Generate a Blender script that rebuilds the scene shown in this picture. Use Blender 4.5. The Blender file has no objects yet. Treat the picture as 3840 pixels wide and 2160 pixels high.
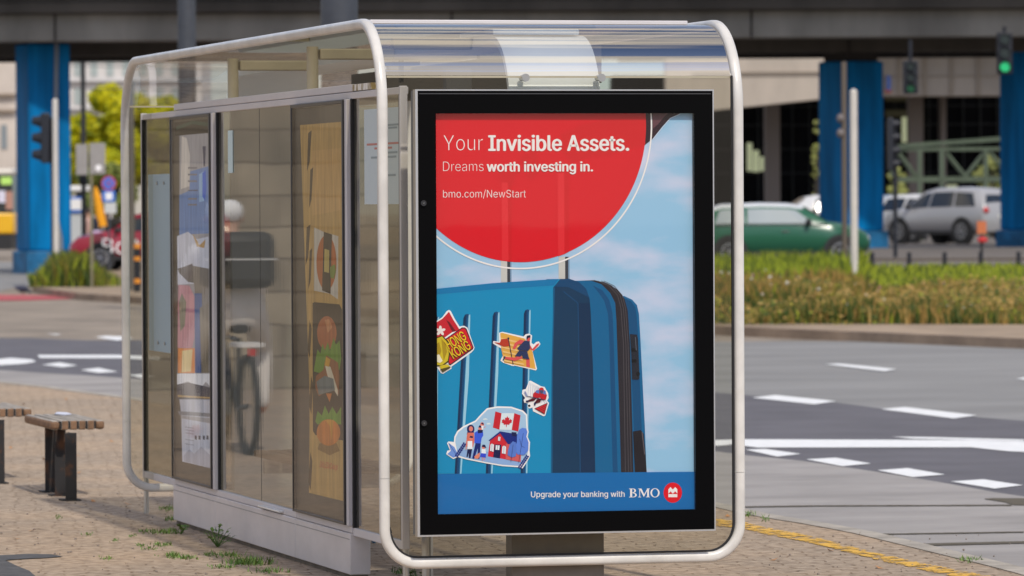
import bpy, bmesh, math, random
from mathutils import Vector, Matrix, Euler
random.seed(7)
scene = bpy.context.scene
col = scene.collection

# ------------------------------------------------------------------ camera
FPX, CX, CY, CAM_H = 19640.0, 1920.0, 1080.0, 1.73      # lens in pixels of a 3840 wide frame
YAW = math.atan(4920 / FPX)
ROLL = 0.0052
TILT = math.atan((CY - 779) / FPX)
FLAT = Vector((math.sin(YAW), math.cos(YAW), 0))
RIGHT = Vector((math.cos(YAW), -math.sin(YAW), 0))
UPV = Vector((0, 0, 1))
FWD = FLAT * math.cos(TILT) - UPV * math.sin(TILT)
UP0 = UPV * math.cos(TILT) + FLAT * math.sin(TILT)
XC = RIGHT * math.cos(ROLL) - UP0 * math.sin(ROLL)
YC = RIGHT * math.sin(ROLL) + UP0 * math.cos(ROLL)
EYE = Vector((0, 0, CAM_H))
cd = bpy.data.cameras.new('camera')
cam = bpy.data.objects.new('camera', cd)
col.objects.link(cam)
cam.matrix_world = Matrix(((XC.x, YC.x, -FWD.x, EYE.x), (XC.y, YC.y, -FWD.y, EYE.y),
                           (XC.z, YC.z, -FWD.z, EYE.z), (0, 0, 0, 1)))
cd.sensor_width = 36
cd.lens = FPX / 3840 * 36
cd.clip_start, cd.clip_end = 0.5, 3000
cd.dof.use_dof = True
cd.dof.focus_distance = 23.3
cd.dof.aperture_fstop = 6.6
scene.camera = cam

# ------------------------------------------------------------------ sky, sun, exposure
SUN = Vector((0.05, -0.66, 0.75)).normalized()
world = bpy.data.worlds.new('World')
scene.world = world
world.use_nodes = True
wt = world.node_tree
wt.nodes.clear()
w_out = wt.nodes.new('ShaderNodeOutputWorld')
w_bg = wt.nodes.new('ShaderNodeBackground')
w_bg.inputs['Strength'].default_value = 0.135
sky = wt.nodes.new('ShaderNodeTexSky')
sky.sky_type = 'NISHITA'
sky.sun_disc = False
sky.sun_elevation = math.asin(SUN.z)
sky.sun_rotation = math.atan2(SUN.x, SUN.y)
sky.air_density, sky.dust_density, sky.ozone_density = 1.0, 1.2, 1.0
w_tc = wt.nodes.new('ShaderNodeTexCoord')
w_map = wt.nodes.new('ShaderNodeMapping')
w_map.inputs['Scale'].default_value = (1.2, 1.2, 7.0)
w_n = wt.nodes.new('ShaderNodeTexNoise')
w_n.inputs['Scale'].default_value = 2.2
w_n.inputs['Detail'].default_value = 7
w_n.inputs['Roughness'].default_value = 0.58
w_r = wt.nodes.new('ShaderNodeValToRGB')
w_r.color_ramp.elements[0].position = 0.47
w_r.color_ramp.elements[1].position = 0.57
w_m = wt.nodes.new('ShaderNodeMixRGB')
w_m.inputs['Color2'].default_value = (7.6, 6.9, 6.1, 1)
wt.links.new(w_tc.outputs['Generated'], w_map.inputs['Vector'])
wt.links.new(w_map.outputs['Vector'], w_n.inputs['Vector'])
wt.links.new(w_n.outputs['Fac'], w_r.inputs['Fac'])
wt.links.new(w_r.outputs['Color'], w_m.inputs['Fac'])
w_b = wt.nodes.new('ShaderNodeMixRGB'); w_b.blend_type = 'MULTIPLY'; w_b.inputs['Fac'].default_value = 1.0
w_b.inputs['Color2'].default_value = (0.84, 0.96, 1.16, 1)
wt.links.new(sky.outputs['Color'], w_b.inputs['Color1'])
wt.links.new(w_b.outputs['Color'], w_m.inputs['Color1'])
wt.links.new(w_m.outputs['Color'], w_bg.inputs['Color'])
wt.links.new(w_bg.outputs['Background'], w_out.inputs['Surface'])
sd = bpy.data.lights.new('sun', 'SUN')
sd.energy = 3.05
sd.angle = math.radians(1.5)
sd.color = (1.0, 0.93, 0.82)
sun = bpy.data.objects.new('sun', sd)
col.objects.link(sun)
sun.rotation_euler = (-SUN).to_track_quat('-Z', 'Y').to_euler()
scene.view_settings.view_transform = 'Standard'
scene.view_settings.look = 'None'
scene.view_settings.exposure = -0.12
scene.view_settings.gamma = 1.0
scene.cycles.max_bounces = 14
scene.cycles.transparent_max_bounces = 24
scene.cycles.use_denoising = True

# ------------------------------------------------------------------ measuring helpers
def ray(px, py):
    return FWD + XC * ((px - CX) / FPX) - YC * ((py - CY) / FPX)
def at_x(px, py, X):
    d = ray(px, py); return EYE + d * (X / d.x)
def at_y(px, py, Y):
    d = ray(px, py); return EYE + d * (Y / d.y)
def at_z(px, py, Z=0.0):
    d = ray(px, py); return EYE + d * ((Z - CAM_H) / d.z)
def at_d(px, py, D):
    return EYE + ray(px, py) * D
def ramp(D, L):
    t = min(1, max(0, (D - 72) / 68.0))
    k = min(1, max(0.25, 0.6 + 0.05 * L))
    return 0.55 * t * k
def gz(p):                      # height of the terrain under a world point
    v = Vector((p[0], p[1], 0))
    return -0.13 + ramp(v.dot(FLAT), v.dot(RIGHT))
def on_ground(px, py, lift=0.0):
    z = -0.13 + lift
    for _ in range(12):
        p = at_z(px, py, z)
        z = gz(p) + lift
    return Vector((p.x, p.y, z))

# ------------------------------------------------------------------ colours and materials
def lin(c):
    return tuple((v / 255 / 12.92) if v / 255 <= 0.04045 else ((v / 255 + 0.055) / 1.055) ** 2.4 for v in c)
MATS = {}
def mat(name, rgb, rough=0.5, metal=0.0, vary=0.0, vscale=6.0, bump=0.0, bscale=40.0, spec=0.5, srgb=False,
        stretch=(1, 1, 1), second=None, coat=0.0, emit=0.0, lo=0.35, hi=0.65):
    if name in MATS: return MATS[name]
    c = lin(rgb) if srgb else rgb
    m = bpy.data.materials.new(name); m.use_nodes = True
    nt = m.node_tree; bs = nt.nodes['Principled BSDF']
    bs.inputs['Base Color'].default_value = (*c, 1)
    bs.inputs['Roughness'].default_value = rough
    bs.inputs['Metallic'].default_value = metal
    bs.inputs['Specular IOR Level'].default_value = spec
    bs.inputs['Coat Weight'].default_value = coat
    bs.inputs['Coat Roughness'].default_value = 0.22
    if emit:
        bs.inputs['Emission Color'].default_value = (*c, 1)
        bs.inputs['Emission Strength'].default_value = emit
    if vary or bump:
        tc = nt.nodes.new('ShaderNodeTexCoord'); mp = nt.nodes.new('ShaderNodeMapping')
        mp.inputs['Scale'].default_value = stretch
        nt.links.new(tc.outputs['Object'], mp.inputs['Vector'])
    if vary:
        n = nt.nodes.new('ShaderNodeTexNoise'); n.inputs['Scale'].default_value = vscale
        n.inputs['Detail'].default_value = 6; n.inputs['Roughness'].default_value = 0.6
        nt.links.new(mp.outputs['Vector'], n.inputs['Vector'])
        r = nt.nodes.new('ShaderNodeValToRGB')
        s = lin(second) if (second and srgb) else (second or tuple(v * (1 - vary) for v in c))
        r.color_ramp.elements[0].color = (*s, 1); r.color_ramp.elements[0].position = lo
        r.color_ramp.elements[1].color = (*[min(1, v * (1 + vary * 0.35)) for v in c], 1); r.color_ramp.elements[1].position = hi
        nt.links.new(n.outputs['Fac'], r.inputs['Fac'])
        nt.links.new(r.outputs['Color'], bs.inputs['Base Color'])
    if bump:
        n2 = nt.nodes.new('ShaderNodeTexNoise'); n2.inputs['Scale'].default_value = bscale
        n2.inputs['Detail'].default_value = 4
        nt.links.new(mp.outputs['Vector'], n2.inputs['Vector'])
        b = nt.nodes.new('ShaderNodeBump'); b.inputs['Strength'].default_value = bump; b.inputs['Distance'].default_value = 0.02
        nt.links.new(n2.outputs['Fac'], b.inputs['Height'])
        nt.links.new(b.outputs['Normal'], bs.inputs['Normal'])
    MATS[name] = m
    return m
def pane(name, tint, f0, rough=0.02, wobble=0.0, stretch=(1, 1, 1), wscale=3.0, veil=None, gcol=0.95, graze=1.0):
    """thin glass: what is behind it, tinted, under a mirror reflection that grows towards grazing view"""
    m = bpy.data.materials.new(name); m.use_nodes = True
    nt = m.node_tree; nt.nodes.clear()
    o = nt.nodes.new('ShaderNodeOutputMaterial'); mx = nt.nodes.new('ShaderNodeMixShader')
    t = nt.nodes.new('ShaderNodeBsdfTransparent'); t.inputs['Color'].default_value = (*tint, 1)
    g = nt.nodes.new('ShaderNodeBsdfGlossy'); g.inputs['Roughness'].default_value = rough
    g.inputs['Color'].default_value = (gcol, gcol * 0.98, gcol * 0.95, 1)
    def calc(op, x, y=None):
        n_ = nt.nodes.new('ShaderNodeMath'); n_.operation = op
        for i_, v_ in enumerate((x, y)):
            if v_ is None: continue
            if hasattr(v_, 'is_output'): nt.links.new(v_, n_.inputs[i_])
            else: n_.inputs[i_].default_value = v_
        return n_.outputs[0]
    gq = nt.nodes.new('ShaderNodeNewGeometry'); vd = nt.nodes.new('ShaderNodeVectorMath'); vd.operation = 'DOT_PRODUCT'
    nt.links.new(gq.outputs['Incoming'], vd.inputs[0]); nt.links.new(gq.outputs['True Normal'], vd.inputs[1])
    cosv = calc('ABSOLUTE', vd.outputs['Value'])
    fac = calc('ADD', calc('MULTIPLY', calc('POWER', calc('SUBTRACT', 1.0, cosv), 5.0), graze * (1.0 - f0)), f0)   # Schlick, the same from both sides
    base = t
    if veil:
        d = nt.nodes.new('ShaderNodeBsdfDiffuse'); d.inputs['Color'].default_value = (*veil[0], 1)
        vx = nt.nodes.new('ShaderNodeMixShader'); vx.inputs['Fac'].default_value = veil[1]
        nt.links.new(t.outputs[0], vx.inputs[1]); nt.links.new(d.outputs[0], vx.inputs[2]); base = vx
    if wobble:
        tc = nt.nodes.new('ShaderNodeTexCoord'); mp = nt.nodes.new('ShaderNodeMapping'); mp.inputs['Scale'].default_value = stretch
        n = nt.nodes.new('ShaderNodeTexNoise'); n.inputs['Scale'].default_value = wscale; n.inputs['Detail'].default_value = 3
        b = nt.nodes.new('ShaderNodeBump'); b.inputs['Strength'].default_value = wobble; b.inputs['Distance'].default_value = 0.02
        nt.links.new(tc.outputs['Object'], mp.inputs['Vector']); nt.links.new(mp.outputs['Vector'], n.inputs['Vector'])
        nt.links.new(n.outputs['Fac'], b.inputs['Height']); nt.links.new(b.outputs['Normal'], g.inputs['Normal'])
    nt.links.new(fac, mx.inputs['Fac'])
    nt.links.new(base.outputs[0], mx.inputs[1]); nt.links.new(g.outputs[0], mx.inputs[2])
    nt.links.new(mx.outputs[0], o.inputs['Surface'])
    return m

# ------------------------------------------------------------------ mesh helpers
class MB:
    def __init__(self): self.v, self.f, self.m = [], [], []
    def add(self, vs, fs, mi=0):
        o = len(self.v); self.v += [tuple(a) for a in vs]
        for f in fs: self.f.append(tuple(i + o for i in f)); self.m.append(mi)
        return self
    def box(self, x0, x1, y0, y1, z0, z1, mi=0):
        return self.add([(x0, y0, z0), (x1, y0, z0), (x1, y1, z0), (x0, y1, z0), (x0, y0, z1), (x1, y0, z1), (x1, y1, z1), (x0, y1, z1)],
                        [(0, 3, 2, 1), (4, 5, 6, 7), (0, 1, 5, 4), (1, 2, 6, 5), (2, 3, 7, 6), (3, 0, 4, 7)], mi)
    def poly(self, pts, mi=0): return self.add(pts, [tuple(range(len(pts)))], mi)
    def prism(self, pts, vec, mi=0):
        n = len(pts); vec = Vector(vec)
        vs = [Vector(p) for p in pts] + [Vector(p) + vec for p in pts]
        fs = [tuple(range(n - 1, -1, -1)), tuple(range(n, 2 * n))] + [(i, (i + 1) % n, n + (i + 1) % n, n + i) for i in range(n)]
        return self.add(vs, fs, mi)
    def cyl(self, p0, p1, r0, r1=None, n=16, mi=0, caps=True):
        p0, p1 = Vector(p0), Vector(p1); r1 = r0 if r1 is None else r1
        t = (p1 - p0).normalized(); a = t.orthogonal().normalized(); b = t.cross(a)
        vs = []
        for p, r in ((p0, r0), (p1, r1)):
            vs += [p + (a * math.cos(2 * math.pi * i / n) + b * math.sin(2 * math.pi * i / n)) * r for i in range(n)]
        fs = [(i, (i + 1) % n, n + (i + 1) % n, n + i) for i in range(n)]
        if caps: fs += [tuple(range(n - 1, -1, -1)), tuple(range(n, 2 * n))]
        return self.add(vs, fs, mi)
    def sweep(self, path, sec, axis, mi=0, closed=False, caps=True):
        """sweep a section along a path lying in planes whose normal is `axis`"""
        n, k = len(path), len(sec); path = [Vector(p) for p in path]; axis = Vector(axis); vs = []
        for i, p in enumerate(path):
            a = path[i - 1] if (i or closed) else p
            c = path[(i + 1) % n] if (i < n - 1 or closed) else p
            t1 = (p - a).normalized() if (p - a).length else (c - p).normalized()
            t2 = (c - p).normalized() if (c - p).length else t1
            t = (t1 + t2).normalized(); s = 1 / max(0.3, t.dot(t1))
            nn = t.cross(axis).normalized()
            for (x, y) in sec: vs.append(p + nn * x * s + axis * y)
        fs = []
        for i in range(n if closed else n - 1):
            for j in range(k):
                fs.append((i * k + j, i * k + (j + 1) % k, ((i + 1) % n) * k + (j + 1) % k, ((i + 1) % n) * k + j))
        if caps and not closed: fs += [tuple(range(k - 1, -1, -1)), tuple(range((n - 1) * k, n * k))]
        return self.add(vs, fs, mi)
    def tube(self, path, r, n=8, mi=0):
        for a, b in zip(path[:-1], path[1:]): self.cyl(a, b, r, r, n, mi)
        return self
    def ball(self, c, r, n=12, mi=0):
        rx, ry, rz = (r, r, r) if not hasattr(r, '__len__') else r
        m = max(6, n // 2 + 2); vs = []
        for i in range(m + 1):
            th = math.pi * i / m
            for j in range(n):
                ph = 2 * math.pi * j / n
                vs.append((c[0] + rx * math.sin(th) * math.cos(ph), c[1] + ry * math.sin(th) * math.sin(ph), c[2] + rz * math.cos(th)))
        fs = [(i * n + j, (i + 1) * n + j, (i + 1) * n + (j + 1) % n, i * n + (j + 1) % n) for i in range(m) for j in range(n)]
        return self.add(vs, fs, mi)
    def build(self, name, mats, parent=None, local=False, smooth=False, bevel=0.0, auto=True, merge=False):
        """world coordinates unless local; the parent's location is taken off"""
        me = bpy.data.meshes.new(name)
        off = Vector((0, 0, 0))
        if parent is not None and not local:
            p = parent
            while p is not None: off += p.location; p = p.parent
        me.from_pydata([(Vector(v) - off)[:] for v in self.v], [], self.f)
        mats = mats if isinstance(mats, (list, tuple)) else [mats]
        for m in mats: me.materials.append(m)
        for p, mi in zip(me.polygons, self.m): p.material_index = mi
        bm = bmesh.new(); bm.from_mesh(me)
        if merge: bmesh.ops.remove_doubles(bm, verts=bm.verts, dist=0.0005)
        if len(bm.faces) > 1 and not getattr(self, 'keep', False): bmesh.ops.recalc_face_normals(bm, faces=bm.faces)
        bm.to_mesh(me); bm.free(); me.update()
        o = bpy.data.objects.new(name, me); col.objects.link(o)
        if parent is not None: o.parent = parent
        if bevel:
            b = o.modifiers.new('bevel', 'BEVEL'); b.width = bevel; b.segments = 2; b.limit_method = 'ANGLE'; b.angle_limit = math.radians(40)
        if smooth or bevel:
            for p in me.polygons: p.use_smooth = True
            if auto: me.set_sharp_from_angle(angle=math.radians(38))
        return o

def tag(o, label=None, cat=None, group=None, kind=None):
    if label: o['label'] = label
    if cat: o['category'] = cat
    if group: o['group'] = group
    if kind: o['kind'] = kind
    return o
def thing(name, label, cat, loc=(0, 0, 0), rz=0.0, group=None):
    o = bpy.data.objects.new(name, None); o.empty_display_size = 0.2
    col.objects.link(o); o.location = loc; o.rotation_euler = (0, 0, rz)
    return tag(o, label, cat, group)
def copy_tree(o, parent=None):
    c = o.copy(); col.objects.link(c)
    if parent is not None: c.parent = parent
    for ch in list(o.children): copy_tree(ch, c)
    return c
def hor(px): return 779 + 0.0052 * (CX - px)
class Far:
    """a thing in the distance: its root stands on the ground, local x to the right of the view, y away, z up"""
    def __init__(self, name, label, cat, px, D, group=None, ground=None, turn=0.0):
        L = (px - CX) * D / FPX
        p = FLAT * D + RIGHT * L
        self.D, self.px0, z = D, px, (gz(p) if ground is None else ground)
        self.z0 = z
        self.root = thing(name, label, cat, (p.x, p.y, z), -YAW + turn, group)
    def x(self, px): return (px - self.px0) * self.D / FPX
    def z(self, py, px=None):
        return CAM_H + (hor(self.px0 if px is None else px) - py) * self.D / FPX - self.z0
def circle(n): return [(math.cos(2 * math.pi * i / n), math.sin(2 * math.pi * i / n)) for i in range(n)]
def rsq(w, r, n=4):           # rounded square section
    h = w / 2; out = []
    for cx, cy, a0 in ((h - r, h - r, 0), (-h + r, h - r, 90), (-h + r, -h + r, 180), (h - r, -h + r, 270)):
        for i in range(n + 1):
            a = math.radians(a0 + 90 * i / n); out.append((cx + r * math.cos(a), cy + r * math.sin(a)))
    return out
def arc(c, r, a0, a1, n, u, v):
    c, u, v = Vector(c), Vector(u), Vector(v)
    return [c + u * r * math.cos(math.radians(a0 + (a1 - a0) * i / n)) + v * r * math.sin(math.radians(a0 + (a1 - a0) * i / n)) for i in range(n + 1)]

# ================================================================== SETTING: ground, roads, kerbs
m_ground = mat('bare_ground', (0.30, 0.25, 0.20), 0.95, vary=0.35, vscale=0.6)
m_asphalt = mat('light_asphalt', (0.255, 0.252, 0.25), 0.9, vary=0.2, vscale=0.5, stretch=(0.45, 1.2, 1), bump=0.15, bscale=60)
m_dark_asphalt = mat('dark_asphalt', (0.125, 0.12, 0.136), 0.85, vary=0.18, vscale=1.2, bump=0.15, bscale=60)
m_bay = mat('bay_concrete', (0.345, 0.325, 0.315), 0.9, vary=0.22, vscale=0.9, stretch=(0.8, 1.3, 1), bump=0.2, bscale=70)
m_paint = mat('road_paint', (0.82, 0.83, 0.84), 0.7, vary=0.10, vscale=9)
m_kerb = mat('kerb_stone', (0.42, 0.38, 0.33), 0.85, vary=0.3, vscale=5, bump=0.2)
m_kerb2 = mat('old_kerb_stone', (0.34, 0.25, 0.18), 0.9, vary=0.3, vscale=1.5, bump=0.2)
m_joint = mat('joint_dirt', (0.10, 0.085, 0.06), 0.95)
m_redlane = mat('red_lane', (0.46, 0.09, 0.10), 0.85, vary=0.2)
m_patch = mat('tar_patch', (0.10, 0.10, 0.105), 0.9, vary=0.3, vscale=12, bump=0.4)
m_farroad = mat('far_asphalt', (0.16, 0.14, 0.125), 0.9, vary=0.15, vscale=0.7)

def paving():
    m = bpy.data.materials.new('clinker_paving'); m.use_nodes = True
    nt = m.node_tree; bs = nt.nodes['Principled BSDF']; bs.inputs['Roughness'].default_value = 0.92
    bs.inputs['Specular IOR Level'].default_value = 0.25
    tc = nt.nodes.new('ShaderNodeTexCoord'); mp = nt.nodes.new('ShaderNodeMapping')
    mp.inputs['Rotation'].default_value = (0, 0, YAW * 0.6)
    nt.links.new(tc.outputs['Object'], mp.inputs['Vector'])
    dn = nt.nodes.new('ShaderNodeTexNoise'); dn.inputs['Scale'].default_value = 3.5; dn.inputs['Detail'].default_value = 3
    nt.links.new(mp.outputs['Vector'], dn.inputs['Vector'])
    ad = nt.nodes.new('ShaderNodeMixRGB'); ad.blend_type = 'LINEAR_LIGHT'; ad.inputs['Fac'].default_value = 0.07
    nt.links.new(mp.outputs['Vector'], ad.inputs['Color1']); nt.links.new(dn.outputs['Color'], ad.inputs['Color2'])
    br = nt.nodes.new('ShaderNodeTexBrick'); br.inputs['Scale'].default_value = 1.0
    br.inputs['Brick Width'].default_value = 0.21; br.inputs['Row Height'].default_value = 0.11
    br.inputs['Mortar Size'].default_value = 0.007; br.inputs['Mortar Smooth'].default_value = 0.5; br.inputs['Bias'].default_value = 0.0
    br.inputs['Color1'].default_value = (0.455, 0.37, 0.29, 1); br.inputs['Color2'].default_value = (0.385, 0.31, 0.24, 1)
    br.inputs['Mortar'].default_value = (0.25, 0.185, 0.13, 1)
    nt.links.new(ad.outputs['Color'], br.inputs['Vector'])
    big = nt.nodes.new('ShaderNodeTexNoise'); big.inputs['Scale'].default_value = 0.55; big.inputs['Detail'].default_value = 8
    big.inputs['Roughness'].default_value = 0.65
    nt.links.new(tc.outputs['Object'], big.inputs['Vector'])
    r1 = nt.nodes.new('ShaderNodeValToRGB'); r1.color_ramp.elements[0].position = 0.46; r1.color_ramp.elements[1].position = 0.68
    nt.links.new(big.outputs['Fac'], r1.inputs['Fac'])
    sand = nt.nodes.new('ShaderNodeMixRGB'); sand.inputs['Color2'].default_value = (0.51, 0.385, 0.275, 1)
    nt.links.new(r1.outputs['Color'], sand.inputs['Fac']); nt.links.new(br.outputs['Color'], sand.inputs['Color1'])
    fine = nt.nodes.new('ShaderNodeTexNoise'); fine.inputs['Scale'].default_value = 16; fine.inputs['Detail'].default_value = 6
    nt.links.new(tc.outputs['Object'], fine.inputs['Vector'])
    r2 = nt.nodes.new('ShaderNodeValToRGB'); r2.color_ramp.elements[0].position = 0.30; r2.color_ramp.elements[1].position = 0.62
    r2.color_ramp.elements[0].color = (0.58, 0.555, 0.53, 1); r2.color_ramp.elements[1].color = (1.06, 1.05, 1.04, 1)
    nt.links.new(fine.outputs['Fac'], r2.inputs['Fac'])
    mu = nt.nodes.new('ShaderNodeMixRGB'); mu.blend_type = 'MULTIPLY'; mu.inputs['Fac'].default_value = 1
    nt.links.new(sand.outputs['Color'], mu.inputs['Color1']); nt.links.new(r2.outputs['Color'], mu.inputs['Color2'])
    nt.links.new(mu.outputs['Color'], bs.inputs['Base Color'])
    b1 = nt.nodes.new('ShaderNodeBump'); b1.inputs['Strength'].default_value = 0.6; b1.inputs['Distance'].default_value = 0.012; b1.invert = True
    nt.links.new(br.outputs['Fac'], b1.inputs['Height'])
    b2 = nt.nodes.new('ShaderNodeBump'); b2.inputs['Strength'].default_value = 0.5; b2.inputs['Distance'].default_value = 0.02
    nt.links.new(fine.outputs['Fac'], b2.inputs['Height']); nt.links.new(b1.outputs['Normal'], b2.inputs['Normal'])
    nt.links.new(b2.outputs['Normal'], bs.inputs['Normal'])
    return m
m_paving = paving()

def dl(D, L): return FLAT * D + RIGHT * L
def sheet(name, pts, m, z, kind='structure'):
    return tag(MB().poly([(p.x, p.y, z) for p in pts]).build(name, m), kind=kind)
def pxpts(lst, z): return [at_z(x, y, z) for x, y in lst]

# one terrain sheet to the horizon
Ds = [-400, -120, -40, 0, 30, 60, 72, 80, 90, 100, 110, 120, 130, 140, 170, 230, 340, 600, 1400]
Ls = [-900, -300, -100, -50, -30, -20, -14, -10, -7, -4, 0, 4, 8, 12, 18, 30, 60, 140, 400, 900]
g = MB()
for D in Ds:
    for L in Ls:
        p = dl(D, L); g.v.append((p.x, p.y, gz(p)))
for i in range(len(Ds) - 1):
    for j in range(len(Ls) - 1):
        a = i * len(Ls) + j; g.f.append((a, a + 1, a + len(Ls) + 1, a + len(Ls))); g.m.append(0)
tag(g.build('ground', m_ground, smooth=True), kind='structure')

sheet('road', [dl(-60, 90), dl(-60, -90), dl(71.9, -90), dl(71.9, 90)], m_asphalt, -0.126)
tag(MB().add([(*dl(D, L).xy, gz(dl(D, L)) + 0.004) for D in (71.9, 84, 98, 112, 126, 140, 175) for L in (-60, -30, -15, -11.3)],
             [(i * 4 + j, i * 4 + j + 1, i * 4 + j + 5, i * 4 + j + 4) for i in range(6) for j in range(3)]).build('side_road', m_asphalt), kind='structure')

EDGE = [(-1500, 1302), (-700, 1372), (0, 1436), (150, 1452), (260, 1468), (450, 1492), (1000, 1580), (1500, 1668), (2100, 1783), (2687, 1905),
        (2798, 1931), (2900, 1948), (2985, 1961), (3106, 1983), (3199, 2001), (3385, 2046), (3572, 2092), (3683, 2118), (3805, 2150), (4300, 2290), (5200, 2600)]
edge = pxpts(EDGE, 0)
pv = MB(); pts = edge + [dl(8, 6), dl(-60, 12), dl(-60, -70), dl(58, -70)]
pv.prism([(p.x, p.y, -0.2) for p in pts], (0, 0, 0.2))
tag(pv.build('pavement', m_paving), kind='structure')
# kerb round the pavement
kb = MB()
for a, b in zip(edge[:-1], edge[1:]):
    t = (b - a).normalized(); n = Vector((-t.y, t.x, 0))
    if n.dot(FLAT) < 0: n = -n
    w = 0.13
    kb.prism([(a.x, a.y, -0.2), (b.x, b.y, -0.2), (b.x + n.x * w, b.y + n.y * w, -0.2), (a.x + n.x * w, a.y + n.y * w, -0.2)], (0, 0, 0.205))
tag(kb.build('kerb', m_kerb), kind='structure')

LOW = [(-800, 1322), (0, 1388), (510, 1420), (1200, 1500), (2000, 1600), (2600, 1682), (2792, 1706), (3009, 1728), (3273, 1767), (3514, 1806), (3730, 1845), (3840, 1862), (4600, 2020)]
UP = [(4600, 1650), (3840, 1578), (3660, 1564), (3300, 1531), (3140, 1510), (2950, 1493), (2690, 1473), (450, 1268), (0, 1228), (-800, 1155)]
zr = -0.122
sheet('dark_lane', pxpts(LOW, zr) + pxpts(UP, zr), m_dark_asphalt, zr)
bayline = [p + (FLAT * 0.1) for p in edge]
sheet('bus_bay', [Vector((p.x, p.y, 0)) for p in bayline] + list(reversed([at_z(x, y, zr) for x, y in LOW])), m_bay, zr)
# joints and a tar patch in the bus bay
zj = -0.118
def px7(x, y): return (2640 + 0.4658 * x, 1600 + 0.4658 * y)
def strip(lst, th, z, wob=0.0, wtaper=None):
    top, bot = [], []
    n = 40
    segs = []
    for (a, b) in zip(lst[:-1], lst[1:]):
        for i in range(n): segs.append((a[0] + (b[0] - a[0]) * i / n, a[1] + (b[1] - a[1]) * i / n))
    segs.append(lst[-1])
    for x, y in segs:
        top.append((x, y - th / 2 - random.random() * wob)); bot.append((x, y + th / 2 + random.random() * wob))
    return pxpts(top, z), pxpts(bot, z)
jm = MB()
for seg, th in (([(100, 648), (900, 636), (2480, 631)], 3.0), ([(1320, 866), (2576, 846)], 3.0), ([(1650, 951), (2576, 929), (3000, 920)], 7.5)):
    a, b = strip([px7(*p) for p in seg], th, zj, 0.8)
    for i in range(len(a) - 1): jm.poly([a[i], a[i + 1], b[i + 1], b[i]])
jm.poly(pxpts([px7(*p) for p in ((2250, 580), (2330, 574), (2800, 576), (2800, 634), (2500, 630), (2420, 606))], zj))
tag(jm.build('bay_joints', m_joint), kind='structure')

# painted markings
zm = -0.117
mk = MB()
def mark(*p): mk.poly(pxpts(p, zm))
for q in (((2819, 1491), (2908, 1481), (3136, 1504), (3055, 1516)), ((3302, 1534), (3394, 1526), (3663, 1557), (3576, 1569)),
          ((123, 1244), (190, 1236), (268, 1247), (212, 1256)), ((358, 1264), (425, 1256), (500, 1268), (440, 1277)),
          ((3095, 1366), (3144, 1363), (3362, 1384), (3317, 1392)), ((3812, 1420), (3850, 1414), (4010, 1440), (3990, 1446)),
          ((2796, 1686), (2868, 1683), (3003, 1702), (2915, 1712)), ((3022, 1722), (3134, 1716), (3267, 1738), (3159, 1748)),
          ((3290, 1763), (3404, 1755), (3544, 1779), (3423, 1789)), ((3565, 1805), (3688, 1797), (3835, 1819), (3730, 1832)),
          ((3860, 1850), (3990, 1843), (4140, 1870), (4010, 1880)), ((2570, 1650), (2650, 1645), (2770, 1665), (2690, 1672)),
          ((157, 1367), (224, 1359), (291, 1370), (235, 1377)), ((302, 1387), (369, 1379), (442, 1394), (369, 1398)),
          ((481, 1406), (528, 1403), (585, 1412), (530, 1417)), ((-20, 1143), (60, 1140), (100, 1155), (90, 1162), (-20, 1161)),
          ((110, 1130), (230, 1131), (395, 1141), (370, 1146), (150, 1137)),
          ((140, 1331), (440, 1331), (600, 1338), (600, 1350), (440, 1343), (150, 1342)),
          ((-40, 1350), (40, 1342), (120, 1348), (135, 1356), (90, 1364), (-40, 1372))): mark(*q)
mark((2640, 1651), (2790, 1647), (3640, 1650), (3840, 1655), (4100, 1662), (4100, 1706), (3781, 1692), (3640, 1677), (2840, 1678), (2730, 1664))
mark((3343, 1637), (3500, 1639), (3840, 1648), (3840, 1653.5), (3600, 1648.5), (3420, 1645))
tag(mk.build('road_markings', m_paint), kind='structure')
rl = [on_ground(x, y, 0.012) for x, y in ((-300, 1103), (-100, 1104), (100, 1106), (330, 1112), (345, 1118), (100, 1126), (-100, 1128), (-300, 1129))]
tag(MB().add([tuple(p) for p in rl], [(0, 1, 6, 7), (1, 2, 5, 6), (2, 3, 4, 5)]).build('red_cycle_lane', m_redlane), kind='structure')

# worn yellow line on the pavement
def worn_yellow():
    m = bpy.data.materials.new('worn_yellow_paint'); m.use_nodes = True; nt = m.node_tree
    bs = nt.nodes['Principled BSDF']; bs.inputs['Base Color'].default_value = (0.72, 0.42, 0.06, 1); bs.inputs['Roughness'].default_value = 0.8
    tc = nt.nodes.new('ShaderNodeTexCoord'); n = nt.nodes.new('ShaderNodeTexNoise'); n.inputs['Scale'].default_value = 14
    mp = nt.nodes.new('ShaderNodeMapping'); mp.inputs['Scale'].default_value = (0.9, 0.7, 1); mp.inputs['Rotation'].default_value = (0, 0, YAW)
    n.inputs['Detail'].default_value = 8; n.inputs['Roughness'].default_value = 0.7
    r = nt.nodes.new('ShaderNodeValToRGB'); r.color_ramp.elements[0].position = 0.44; r.color_ramp.elements[1].position = 0.52
    nt.links.new(tc.outputs['Object'], mp.inputs['Vector']); nt.links.new(mp.outputs['Vector'], n.inputs['Vector'])
    nt.links.new(n.outputs['Fac'], r.inputs['Fac']); nt.links.new(r.outputs['Color'], bs.inputs['Alpha'])
    return m
ya, yb = strip([px7(*p) for p in ((-700, 700), (-200, 730), (100, 768), (330, 795), (500, 838), (800, 893), (1000, 942), (1250, 1006), (1500, 1066), (1800, 1133), (2150, 1200), (2800, 1330))], 21, 0.004, 4)
ym = MB()
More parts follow.
